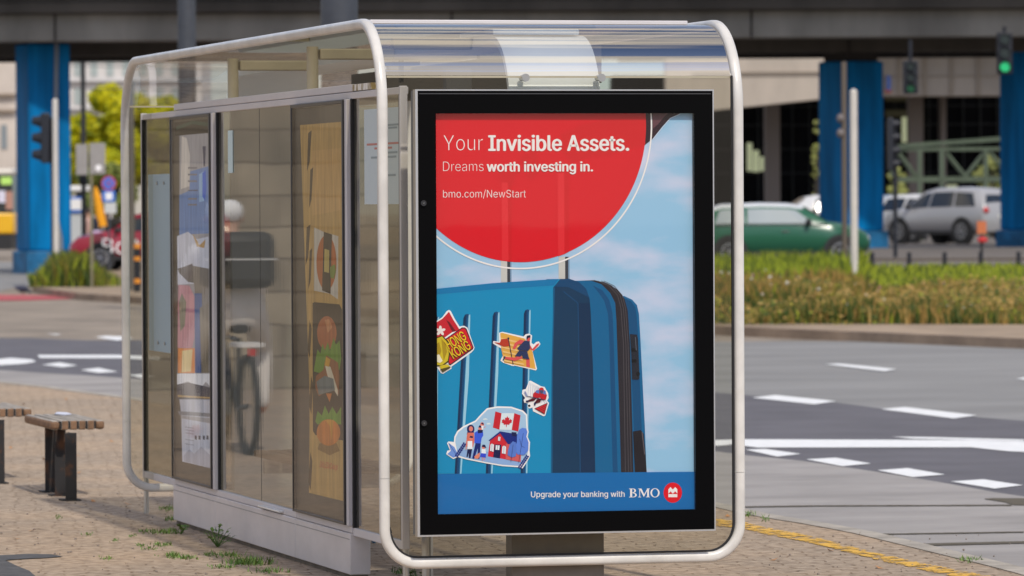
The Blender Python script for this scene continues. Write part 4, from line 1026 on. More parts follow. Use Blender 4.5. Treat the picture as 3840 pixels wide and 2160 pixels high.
case('poster_case', 'poster case with a golden food poster nearest the display end', yb_ + 0.0245, yc_ - 0.0245, food, 0)
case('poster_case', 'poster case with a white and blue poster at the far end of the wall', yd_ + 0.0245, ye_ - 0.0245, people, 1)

# ================================================================== BENCHES AND SMALL THINGS ON THE PAVEMENT
m_wood = mat('weathered_slat', (0.37, 0.335, 0.295), 0.8, vary=0.35, vscale=5, stretch=(14, 0.7, 14), bump=0.2, bscale=20)
m_woodend = mat('slat_end_wood', (0.24, 0.135, 0.075), 0.75, vary=0.35, vscale=18)
m_iron = mat('rusty_black_iron', (0.022, 0.021, 0.022), 0.65, spec=0.25, vary=0.9, vscale=7, second=(0.11, 0.05, 0.025), lo=0.30, hi=0.46)
BG = 'slatted benches on the pavement'
def bench(label, y0, x0, x1, length, legs, label_end=True):
    t = thing('bench', label, 'bench', ((x0 + x1) / 2, y0 + length / 2, 0), 0, BG)
    n = 6; w = (x1 - x0) / n; H = 0.462
    for i in range(n):
        a = x0 + i * w + 0.006; c = x0 + (i + 1) * w - 0.006
        outer = i in (0, n - 1)
        h = 0.056
        s_ = MB().box(a - (0.012 if i == 0 else 0), c + (0.012 if i == n - 1 else 0), y0, y0 + length, H - h, H).build('slat', [m_wood, m_woodend], t, bevel=0.018 if outer else 0.006)
        for p in s_.data.polygons:
            if abs(p.normal.y) > 0.9 or (abs(p.normal.x) > 0.9 and outer): p.material_index = 1
    for yy in [y0 + 0.012] + [y0 + length - 0.04]:
        for i in range(n - 1): MB().box(x0 + (i + 1) * w - 0.0055, x0 + (i + 1) * w + 0.0055, yy, yy + 0.03, H - 0.05, H - 0.006).build('spacer', m_iron, t)
    for (xl, yl) in legs:
        lg_ = MB().box(xl - 0.034, xl + 0.034, yl - 0.006, yl + 0.006, 0.008, H - 0.057).box(xl - 0.006, xl + 0.006, yl + 0.006, yl + 0.09, 0.008, H - 0.057).build('leg', m_iron, t, bevel=0.002)
        MB().box(xl - 0.06, xl + 0.055, yl - 0.04, yl + 0.10, 0.001, 0.0085).build('foot_plate', m_iron, lg_)
    return t
n0, n1 = at_z(196, 1592, 0.44), at_z(402, 1592, 0.44)
far_ = at_z(270, 1551, 0.462)
legs = [at_z(267, 1878, 0), at_z(227, 1860, 0), at_z(190, 1846, 0)]
LEN = far_.y - n0.y
bench('weathered slatted bench with black iron legs and a paper lying on it', n0.y, n0.x, n1.x, LEN, [(p.x, p.y) for p in legs])
b0, b1 = at_z(116, 1543, 0.44), None
wb = n1.x - n0.x
bench('weathered slatted bench cut by the left picture edge behind the other bench', b0.y, b0.x - wb, b0.x, LEN, [(b0.x - wb + (p.x - n0.x), b0.y + p.y - n0.y) for p in legs])
q = [at_z(*a, 0.466) for a in ((205, 1553), (240, 1557), (268, 1554), (250, 1548), (215, 1547))]
lf = MB().prism([(p.x, p.y, 0.464) for p in q], (0, 0, 0.006)); lf.build('leaflet', mat('leaflet_paper', (0.62, 0.64, 0.74), 0.6))
tag(bpy.data.objects['leaflet'], 'pale folded leaflet lying on the slatted bench', 'leaflet')

# weeds along the foot of the shelter
m_leaf = mat('weed_leaf', (0.10, 0.20, 0.035), 0.6, vary=0.4, vscale=25)
m_leaf2 = mat('weed_leaf_pale', (0.17, 0.27, 0.05), 0.6, vary=0.3, vscale=25)
def leafy(name, label, p, w, h, n, rng):
    t = thing(name, label, 'weed', (p.x, p.y, p.z), 0, 'weeds at the foot of the shelter')
    st, lv = MB(), MB()
    for i in range(n):
        a = rng.uniform(0, 6.28); r = w * rng.uniform(0.3, 1.0); top = Vector((math.cos(a) * r, math.sin(a) * r, h * rng.uniform(0.4, 1.0)))
        st.cyl((0, 0, 0), top, 0.0022, 0.0012, 5)
        for k in range(3):
            c = top * (0.55 + 0.22 * k); d = Vector((math.cos(a + rng.uniform(-1, 1)), math.sin(a + rng.uniform(-1, 1)), rng.uniform(-.2, .6))).normalized()
            s_ = Vector((-d.y, d.x, 0.2)).normalized(); L_ = rng.uniform(0.018, 0.034)
            lv.add([c, c + d * L_ * .5 + s_ * L_ * .42, c + d * L_, c + d * L_ * .5 - s_ * L_ * .42], [(0, 1, 2, 3)], rng.randint(0, 1))
    st.build('stem', m_leaf, t, local=True); lv.build('leaves', [m_leaf, m_leaf2], t, local=True)
rw = random.Random(3)
leafy('leafy_weed', 'small leafy weed at the far foot of the plinth', at_z(680, 2003, 0), 0.05, 0.07, 9, rw)
leafy('leafy_weed', 'larger leafy weed sprawling against the middle of the plinth', at_z(815, 2052, 0), 0.10, 0.11, 18, rw)
leafy('leafy_weed', 'feathery weed under the left end of the front hoop', at_z(1570, 2192, 0), 0.10, 0.12, 22, rw)
gt = MB()
def tuft(px, py, wpx, n, hmax):
    for i in range(n):
        p = at_z(px + rw.gauss(0, wpx / 2.4), py + rw.gauss(0, 3.5), 0); a = rw.uniform(0, 6.28); h = rw.uniform(.3, 1) * hmax
        d = Vector((math.cos(a), math.sin(a), 0)); s_ = Vector((-d.y, d.x, 0)) * 0.0035
        tip = p + d * h * rw.uniform(.3, 1.1) + Vector((0, 0, h))
        gt.add([p - s_, p + s_, p + s_ * .6 + (tip - p) * .55, tip, p - s_ * .6 + (tip - p) * .55], [(0, 1, 2, 3, 4)], rw.randint(0, 1))
for a in ((635, 1909, 40, 60, .03), (640, 1948, 34, 50, .03), (620, 1998, 70, 130, .03), (540, 1994, 30, 30, .02), (650, 2087, 50, 90, .03), (700, 2093, 70, 90, .02), (850, 2085, 70, 80, .03), (930, 2115, 90, 220, .05),
          (790, 2080, 40, 50, .02), (530, 2048, 24, 30, .02), (590, 2045, 24, 34, .02), (400, 2095, 40, 26, .02), (628, 2044, 30, 40, .02), (433, 2027, 24, 24, .015), (840, 2127, 60, 60, .02), (1010, 2145, 80, 60, .03), (330, 2005, 20, 20, .015),
          (220, 1942, 22, 22, .015), (495, 2010, 20, 20, .015), (560, 2060, 40, 26, .02), (2810, 1932, 26, 40, .03), (2870, 1949, 20, 20, .03), (3640, 2103, 50, 60, .03), (1560, 2200, 80, 120, .06), (1500, 2150, 40, 30, .03)): tuft(*a)
tag(gt.build('grass_tufts', [m_leaf, m_leaf2]), 'small tufts of grass in the joints of the paving', None, kind='stuff')
# dead leaves and litter
ll = MB()
for (x, y) in ((248, 1498), (90, 1516), (295, 1709), (293, 1773), (165, 1722), (2729, 1936), (850, 1200), (3115, 2065), (60, 2020), (350, 1880), (480, 1890), (120, 1990), (420, 1655), (420, 1560), (2900, 2100), (3300, 2130), (40, 1680)):
    p = at_z(x, y, 0.004); a = rw.uniform(0, 6.28); r = 0.026
    ll.add([(p.x + math.cos(a + k * 1.57) * r * (1 if k % 2 else .55), p.y + math.sin(a + k * 1.57) * r * (1 if k % 2 else .55) * 1.5, 0.004 + (0.012 if k == 1 else 0)) for k in range(4)], [(0, 1, 2, 3)])
tag(ll.build('dead_leaves', mat('dead_leaf', (0.50, 0.24, 0.09), 0.8)), 'fallen orange leaves scattered on the pavement', None, kind='stuff')
p = at_z(1402, 2037, 0)
lw = MB(); lw.ball((p.x, p.y, 0.018), (0.016, 0.03, 0.018), 8); lw.build('crumpled_wrapper', mat('blue_wrapper', (0.10, 0.32, 0.62), 0.4)); tag(bpy.data.objects['crumpled_wrapper'], 'crumpled blue wrapper lying under the end of the back wall', 'litter')
pb2 = MB()
for i in range(70):
    x, y = rw.uniform(0, 1000), rw.uniform(1850, 2160); p = at_z(x, y, 0.003)
    pb2.ball((p.x, p.y, 0.003), rw.uniform(0.003, 0.008), 6)
for i in range(40):
    x, y = rw.uniform(2850, 3800), rw.uniform(1990, 2160); p = at_z(x, y, 0.003)
    pb2.ball((p.x, p.y, 0.003), rw.uniform(0.003, 0.007), 6)
tag(pb2.build('loose_gravel', mat('grit', (0.24, 0.20, 0.17), 0.9)), 'loose grit on the pavement', None, kind='stuff')

# ================================================================== THE VIADUCT AND ITS BLUE PILLARS
def conc(name, c, v=0.35, s=0.5): return mat(name, c, 0.9, vary=v, vscale=s, stretch=(1, 1, 0.35), bump=0.3, bscale=6)
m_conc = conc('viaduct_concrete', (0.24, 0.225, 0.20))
m_concd = conc('shade_darkened_concrete', (0.085, 0.075, 0.065))  # concrete darkened in its colour for the shade under the bridge
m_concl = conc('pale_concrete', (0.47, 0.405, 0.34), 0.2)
m_dark = mat('under_deck', (0.035, 0.030, 0.027), 0.95)  # near-black colour puts the under-deck shade into the soffit
v = Far('viaduct', 'long dark concrete viaduct on blue pillars crossing the whole background', 'viaduct', 1920, 140, ground=0.2)
k = 140 / FPX
b = MB().box(-34, 34, 0, 1.0, v.z(146), v.z(44)); b.build('front_girder', m_conc, v.root, local=True, bevel=0.03)
for x in (-22.5, -12.2, -8.75, -1.6, 6.4, 14.2, 22): MB().box(x, x + 0.06, -0.02, -0.001, v.z(146), v.z(44)).build('girder_joint', m_dark, v.root, local=True)
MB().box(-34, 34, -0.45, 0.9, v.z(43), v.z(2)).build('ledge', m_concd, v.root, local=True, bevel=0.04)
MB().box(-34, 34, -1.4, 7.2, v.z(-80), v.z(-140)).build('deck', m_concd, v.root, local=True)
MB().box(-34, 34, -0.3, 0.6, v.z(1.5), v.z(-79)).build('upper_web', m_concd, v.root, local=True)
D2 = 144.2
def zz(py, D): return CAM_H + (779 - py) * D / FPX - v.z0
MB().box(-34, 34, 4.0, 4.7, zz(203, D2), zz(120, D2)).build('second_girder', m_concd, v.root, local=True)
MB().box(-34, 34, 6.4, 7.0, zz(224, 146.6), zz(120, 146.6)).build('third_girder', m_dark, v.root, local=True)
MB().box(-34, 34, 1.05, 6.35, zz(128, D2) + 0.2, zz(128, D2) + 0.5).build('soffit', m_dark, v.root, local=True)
def pillar(label, px, D, wpx_front, wpx_left, phi, topy, extra=None, setback=0):
    f = Far('pillar', label, 'pillar', px, D, 'blue pillars of the viaduct', turn=math.radians(phi))
    a = wpx_front * D / FPX / math.cos(math.radians(phi)); c = wpx_left * D / FPX / math.sin(math.radians(phi))
    # local origin at the corner nearest to the viewer
    top = f.z(topy)
    m_blue = mat('blue_paint', (0.0, 0.17, 0.43), 0.55, vary=0.40, vscale=1.4, stretch=(2.2, 2.2, 0.22), spec=0.12)
    MB().box(0, a, 0, c, 0.62, top).build('shaft', m_blue, f.root, local=True, bevel=0.05)
    MB().box(-0.09, a + 0.09, -0.09, c + 0.09, -0.4, 0.618).build('base', mat('blue_base', (0.008, 0.15, 0.34), 0.6, vary=0.5, vscale=2.2), f.root, local=True, bevel=0.04)
    MB().box(0.12, a - 0.12, 0.12, c - 0.12, top, top + 1.2).build('head', m_dark, f.root, local=True)
    return f, a, c, top
f, a, c, top = pillar('blue pillar at the left picture edge with a grey cable pipe down its face', 112, 141.3, 152, 64, 24, 163)
pw = MB().tube([(0.66 * a, -0.04, top), (0.63 * a, -0.05, top - 1.7), (0.60 * a, -0.05, 2.6), (0.60 * a, -0.05, 1.6), (0.72 * a, -0.05, 0.95), (0.74 * a, -0.05, 0.2)], 0.062, 8); pw.build('cable_pipe', mat('grey_pipe', (0.20, 0.22, 0.25), 0.5), f.root, local=True, smooth=True)
pillar('blue pillar between the green car and the silver car', 3182, 143.8, 142, 102, 33, 228)
pillar('shaded blue pillar cut off by the right picture edge', 3950, 144.2, 150, 180, 40, 160)
for px, py, lab in ((345, 213, 'small amber lamp under the viaduct beside the left pillar'), (528, 206, 'small amber lamp under the viaduct above the shelter roof')):
    f = Far('deck_lamp', lab, 'lamp', px, 147.3, 'amber lamps under the viaduct')
    MB().cyl((0, 0, f.z(203)), (0, 0, f.z(190)), 0.05, None, 8).build('bracket', m_dark, f.root, local=True)
    MB().ball((0, 0, f.z(py)), (0.10, 0.1, 0.09), 10).build('bulb', mat('amber_glow', (0.9, 0.42, 0.10), 0.4, emit=0.35), f.root, local=True, smooth=True)

# far viaduct and the dark hall beneath it
f = Far('far_viaduct', 'pale sunlit concrete viaduct behind the blue pillars at the right', 'viaduct', 2950, 200, ground=0.3)
b = MB(); xa, xb_ = f.x(2500), f.x(3112)
b.prism([(xa, 0, f.z(432, 2500)), (xb_, 0, f.z(368, 3112)), (xb_, 0, f.z(150)), (xa, 0, f.z(150))], (0, 2.2, 0)); b.build('girder', m_concl, f.root, local=True)
b = MB(); xa, xb_ = f.x(3112), f.x(4100)
b.box(xa, xb_, 3.0, 5.0, f.z(356), f.z(150)); b.build('girder', m_concl, f.root, local=True)
b = MB()
for px in (3390, 3488, 3590, 3692, 3790): b.box(f.x(px), f.x(px + 13), 2.9, 3.0, f.z(355), f.z(150))
b.box(f.x(3315), f.x(4100), 2.93, 3.0, f.z(284), f.z(280)); b.box(f.x(2600), f.x(3110), -0.06, 0, f.z(282), f.z(279)); b.box(f.x(2600), f.x(3110), -0.06, 0, f.z(272), f.z(269)); b.build('panel_joints', mat('joint_brown', (0.34, 0.28, 0.22), 0.9), f.root, local=True)
b = MB().box(f.x(3348), f.x(3364), 2.8, 2.95, f.z(335), f.z(280)); b.build('blue_plate', mat('plate_blue', (0.12, 0.20, 0.55), 0.6), f.root, local=True)
b = MB().box(f.x(3342), f.x(3366), 2.8, 2.95, f.z(343), f.z(334)); b.build('red_plate', mat('plate_red', (0.6, 0.12, 0.08), 0.6), f.root, local=True)
MB().box(f.x(2400), f.x(4200), 0.3, 40, f.z(120), f.z(60)).build('deck', m_concd, f.root, local=True)
for px, w in ((2930, 56), (3485, 54), (3590, 20)):
    MB().box(f.x(px - w / 2), f.x(px + w / 2), 6, 7.4, -0.5, f.z(300)).build('pier', mat('pier_concrete', (0.19, 0.16, 0.14), 0.9), f.root, local=True)
h = Far('station_hall', 'dark glazed hall in the shade beneath the far viaduct', 'building', 3200, 226, ground=0.3)
m_hall = mat('hall_dark', (0.009, 0.009, 0.011), 0.9, spec=0.1, vary=0.6, vscale=0.4)  # near-black wall colour stands in for deep shade below the far viaduct
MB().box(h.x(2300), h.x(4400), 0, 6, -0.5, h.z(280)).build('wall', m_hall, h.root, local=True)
b = MB()
for px in range(2780, 3900, 64): b.box(h.x(px), h.x(px + 5), -0.12, -0.01, 0, h.z(360))
for py in (400, 470, 560, 650): b.box(h.x(2300), h.x(4400), -0.10, -0.005, h.z(py), h.z(py - 4))
b.build('window_bars', mat('hall_frame', (0.025, 0.027, 0.027), 0.7), h.root, local=True)
for px0_, px1_, y0_, y1_ in ((2803, 2822, 534, 640), (2825, 2848, 562, 643), (2851, 2868, 586, 640), (2872, 2890, 592, 636), (3384, 3404, 440, 535), (3408, 3424, 440, 532), (3428, 3444, 440, 530), (3448, 3462, 440, 526), (3530, 3590, 695, 760), (3690, 3760, 705, 760)): MB().box(h.x(px0_), h.x(px1_), -0.2, -0.02, h.z(y1_), h.z(y0_)).build('window_glow_patch', mat('window_glow_patch', (0.58, 0.62, 0.38), 0.5, emit=0.45), h.root, local=True)  # glowing panels stand in for sunlit patches beyond; the striped row is windows
b = MB().box(h.x(3320), h.x(3462), -0.6, -0.1, h.z(382), h.z(356)).box(h.x(3320), h.x(3462), -0.6, -0.1, h.z(440), h.z(414)); b.build('canopy', mat('canopy_olive', (0.14, 0.13, 0.07), 0.8), h.root, local=True)

# green steel footbridge
g_ = Far('footbridge', 'green steel truss footbridge under the viaduct at the right', 'footbridge', 3560, 172)
m_green = mat('green_steel', (0.085, 0.115, 0.075), 0.6, vary=0.2, vscale=2)
b = MB(); x0, x1 = g_.x(3372), g_.x(4100)
b.prism([(x0, 0, g_.z(556, 3372)), (x1, 0, g_.z(505, 4100)), (x1, 0, g_.z(487, 4100)), (x0, 0, g_.z(541, 3372))], (0, 0.3, 0)); b.build('handrail', m_green, g_.root, local=True)
b = MB(); b.box(x0, x1, 0.05, 0.3, g_.z(566), g_.z(552)); b.build('top_chord', m_green, g_.root, local=True)
b = MB(); b.box(x0, x1, 0.05, 0.3, g_.z(682), g_.z(662)); b.build('bottom_chord', m_green, g_.root, local=True)
for px in (3452, 3535, 3700, 3860): MB().box(g_.x(px - 8), g_.x(px + 8), 0.02, 0.3, -0.3, g_.z(560)).build('upright', m_green, g_.root, local=True)
for (xa, ya), (xb_, yb2) in (((3375, 575), (3440, 665)), ((3550, 572), (3622, 662)), ((3690, 580), (3622, 665)), ((3715, 572), (3790, 668)), ((3345, 660), (3372, 600))):
    MB().cyl((g_.x(xa), 0.15, g_.z(ya)), (g_.x(xb_), 0.15, g_.z(yb2)), 0.075, None, 6).build('diagonal', m_green, g_.root, local=True)

# ================================================================== TREES, MEADOW
def leaf_mat(name, c, trans=0.35):
    m = bpy.data.materials.new(name); m.use_nodes = True; nt = m.node_tree; bs = nt.nodes['Principled BSDF']; bs.inputs['Base Color'].default_value = (*c, 1); bs.inputs['Roughness'].default_value = 0.6
    tr = nt.nodes.new('ShaderNodeBsdfTranslucent'); tr.inputs['Color'].default_value = (*[min(1, x * 1.3) for x in c], 1)
    mx = nt.nodes.new('ShaderNodeMixShader'); mx.inputs['Fac'].default_value = trans
    nt.links.new(bs.outputs[0], mx.inputs[1]); nt.links.new(tr.outputs[0], mx.inputs[2]); nt.links.new(mx.outputs[0], nt.nodes['Material Output'].inputs['Surface'])
    return m
LG = [leaf_mat('leaf_yellow_green', (0.62, 0.58, 0.010)), leaf_mat('leaf_lime', (0.45, 0.47, 0.012)), leaf_mat('leaf_green', (0.22, 0.27, 0.015))]
LD = [leaf_mat('leaf_bright', (0.34, 0.36, 0.09)), leaf_mat('leaf_mid', (0.14, 0.20, 0.05)), leaf_mat('leaf_deep', (0.05, 0.09, 0.02))]  # leaf tones from bright to dark, mixed at random
LDY = [leaf_mat('leaf_pale', (0.50, 0.52, 0.20)), leaf_mat('leaf_bright', (0.34, 0.36, 0.09)), leaf_mat('leaf_deep', (0.05, 0.09, 0.02))]
m_bark = mat('bark', (0.03, 0.025, 0.02), 0.9, vary=0.3, vscale=3)
def tree(label, px, D, y_top, y_bot, w_px, mats, n, seed, leaf=0.28, group='sunlit trees in the background', name='tree', cat='tree', ground=None):
    f = Far(name, label, cat, px, D, group, ground=ground); rg = random.Random(seed)
    zt, zb, w = f.z(y_top), max(0.3, f.z(y_bot)), w_px * D / FPX / 2
    zc, hh = (zt + zb) / 2, (zt - zb) / 2
    t = MB().cyl((0, 0, -0.4), (0, 0, zc), 0.035 * (zt + 1), 0.015 * (zt + 1), 8)
    clumps = []
    for i in range(26):
        a = rg.uniform(0, 6.28); u = rg.uniform(-0.85, 0.95); rr = math.sqrt(max(0.05, 1 - u * u)) * rg.uniform(0.35, 0.98) * w
        c_ = (rr * math.cos(a), rr * math.sin(a), zc + u * hh); clumps.append((c_, rg.uniform(0.18, 0.36) * min(w, hh)))
        if i < 12: t.cyl((0, 0, zb + (zc - zb) * rg.random()), c_, 0.012 * (zt + 1), 0.004 * (zt + 1), 5)
    t.build('trunk', m_bark, f.root, local=True)
    cr = MB()
    for i in range(n):
        c_, r = clumps[rg.randrange(len(clumps))]
        d = Vector((rg.gauss(0, 1), rg.gauss(0, 1), rg.gauss(0, 1))).normalized() * r * rg.uniform(0.5, 1.08); p = Vector(c_) + d
        u = Vector((rg.gauss(0, 1), rg.gauss(0, 1), rg.gauss(0, 1))).normalized(); v_ = u.orthogonal().normalized(); s_ = leaf * rg.uniform(0.6, 1.25)
        mi = rg.choices((0, 1, 2), (5, 3, 1.4))[0]
        cr.add([p - u * s_ * .5, p + v_ * s_ * .3, p + u * s_ * .5, p - v_ * s_ * .3], [(0, 1, 2, 3)], mi)
    cr.keep = True; cr.build('crown', mats, f.root, local=True)
TS = 'sunlit trees in the background'
tree('tall yellow green tree between the blue pillar and the shelter hoop', 440, 300, 345, 700, 310, LG, 15000, 1, 0.62)
tree('lower lime tree half hidden by the blue pillar', 300, 305, 440, 740, 190, LG, 9000, 2, 0.6)
tree('yellow green tree seen through the far end glass of the shelter', 590, 310, 400, 700, 320, LG, 13000, 4, 0.6)
tree('low dark green bush behind the road signs', 400, 270, 625, 800, 300, LD, 3600, 5, 0.3, name='bush', cat='bush')
tree('narrow lit bush just left of the pillar behind the green car', 3066, 190, 450, 760, 26, LDY, 900, 7, 0.2, 'lit bushes under the far viaduct', 'bush', 'bush')
tree('lit bush behind the footbridge at the right picture edge', 3722, 188, 600, 800, 130, LDY, 2000, 8, 0.22, 'lit bushes under the far viaduct', 'bush', 'bush')
tree('small lit bush behind the foot of the green footbridge', 3362, 188, 625, 790, 70, LDY, 1200, 9, 0.2, 'lit bushes under the far viaduct', 'bush', 'bush')

MG = [leaf_mat('blade_green', (0.075, 0.12, 0.022)), leaf_mat('blade_olive', (0.26, 0.22, 0.04)), leaf_mat('blade_straw', (0.46, 0.30, 0.09)), leaf_mat('blade_bright', (0.36, 0.42, 0.03)),
      mat('petal_white', (0.80, 0.78, 0.68), 0.7), mat('petal_yellow', (0.72, 0.58, 0.10), 0.7), mat('petal_pink', (0.62, 0.28, 0.44), 0.7)]
def blades(mb, p, h, w, mi, rg, head=None):
    a = rg.uniform(0, 6.28); lean = rg.uniform(0.05, 0.45) * h; d = Vector((math.cos(a), math.sin(a), 0)); s_ = Vector((-d.y, d.x, 0)) * w / 2
    mid = p + d * lean * .35 + Vector((0, 0, h * .6)); tip = p + d * lean + Vector((0, 0, h))
    mb.add([p - s_, p + s_, mid + s_ * .8, tip, mid - s_ * .8], [(0, 1, 2, 3, 4)], mi)
    if head is not None:
        r = rg.uniform(0.015, 0.035); mb.add([tip + Vector((r, 0, 0)), tip + Vector((0, r, 0.01)), tip - Vector((r, 0, 0)), tip - Vector((0, r, -0.01)), tip + Vector((0, 0, r)), tip - Vector((0, 0, r))], [(0, 1, 4), (1, 2, 4), (2, 3, 4), (3, 0, 4), (1, 0, 5), (2, 1, 5), (3, 2, 5), (0, 3, 5)], head)
from mathutils import noise as mnoise
rg = random.Random(11)
md = MB(); md.keep = True
for i in range(26000):
    px = rg.uniform(2560, 4000); D = 74.5 + 14.5 * rg.random() ** 1.1
    if D < 76 + (px - 2793) * -0.0012: continue
    L = (px - CX) * D / FPX; p = dl(D, L); p.z = gz(p) + 0.12
    nz = mnoise.noise(Vector((L * 0.75, D * 0.22, 0)))
    h = (0.17 + 0.27 * rg.random()) * (1 + 0.7 * nz) * (0.80 if px > 3260 else 1.12) * (0.55 + 0.45 * min(1, (D - 74) / 5))
    x = rg.random()
    mi = 2 if x < 0.40 + 0.35 * nz else (1 if x < 0.72 else (0 if x < 0.96 else 3))
    if nz < -0.28 and rg.random() < 0.75: continue
    if D < 79 and rg.random() < 0.45: mi = 0
    head = None
    if rg.random() < 0.006: head = rg.choices((4, 5, 6), (3, 2.4, 1.0))[0]; h *= 1.08
    blades(md, p, h, rg.uniform(0.016, 0.045), mi, rg, head)
for i in range(900):                    # weedy clumps: small leaves and seed heads at every angle
    px = rg.uniform(2560, 4000); D = 75.5 + 12 * rg.random(); L = (px - CX) * D / FPX; p = dl(D, L); p.z = gz(p) + 0.12
    nz = mnoise.noise(Vector((L * 0.75, D * 0.22, 3.0))); hh = rg.uniform(0.14, 0.46) * (1 + 0.6 * nz); w_ = rg.uniform(0.08, 0.26); dry = rg.random() < 0.62
    for k in range(26):
        u = rg.random(); c = p + Vector((rg.gauss(0, w_), rg.gauss(0, w_), hh * u)); a_ = Vector((rg.gauss(0, 1), rg.gauss(0, 1), rg.gauss(0, 1))).normalized(); b_ = a_.orthogonal().normalized(); s_ = rg.uniform(0.02, 0.055)
        mi = (2 if rg.random() < u * .9 else 1) if dry else (0 if rg.random() < .55 else (1 if rg.random() < .7 else 3))
        md.add([c - a_ * s_, c + b_ * s_ * .5, c + a_ * s_, c - b_ * s_ * .5], [(0, 1, 2, 3)], mi)
tag(md.build('wild_meadow', MG), 'tall wild grass and flowers behind the kerb', None, kind='stuff')
lw_ = MB(); lw_.keep = True
for i in range(9000):
    px = rg.uniform(2600, 4000); D = rg.uniform(93, 112)
    if px < 3260: D = rg.uniform(96, 113)
    L = (px - CX) * D / FPX; p = dl(D, L); p.z = gz(p) + 0.12
    blades(lw_, p, rg.uniform(0.10, 0.26) * (2.2 if px < 3240 else 1), 0.05, 3 if rg.random() < 0.62 else 0, rg)
tag(lw_.build('lawn', MG), 'bright green lawn behind the wild grass', None, kind='stuff')
bu = MB(); bu.keep = True
for i in range(3600):
    px = rg.gauss(265, 72); D = 112 + rg.uniform(0, 5)
    if px < 110 or px > 470: continue
    L = (px - CX) * D / FPX; p = dl(D, L); p.z = gz(p) + 0.12
    hh = math.exp(-((px - 265) / 100) ** 2)
    blades(bu, p, rg.uniform(0.35, 0.82) * (0.35 + 0.65 * hh), 0.026, rg.choices((0, 1, 3), (3, 2, 1.6))[0], rg)
tag(bu.build('tall_grass', MG), 'clump of tall grass at the foot of the left pillar and red car', None, kind='stuff')

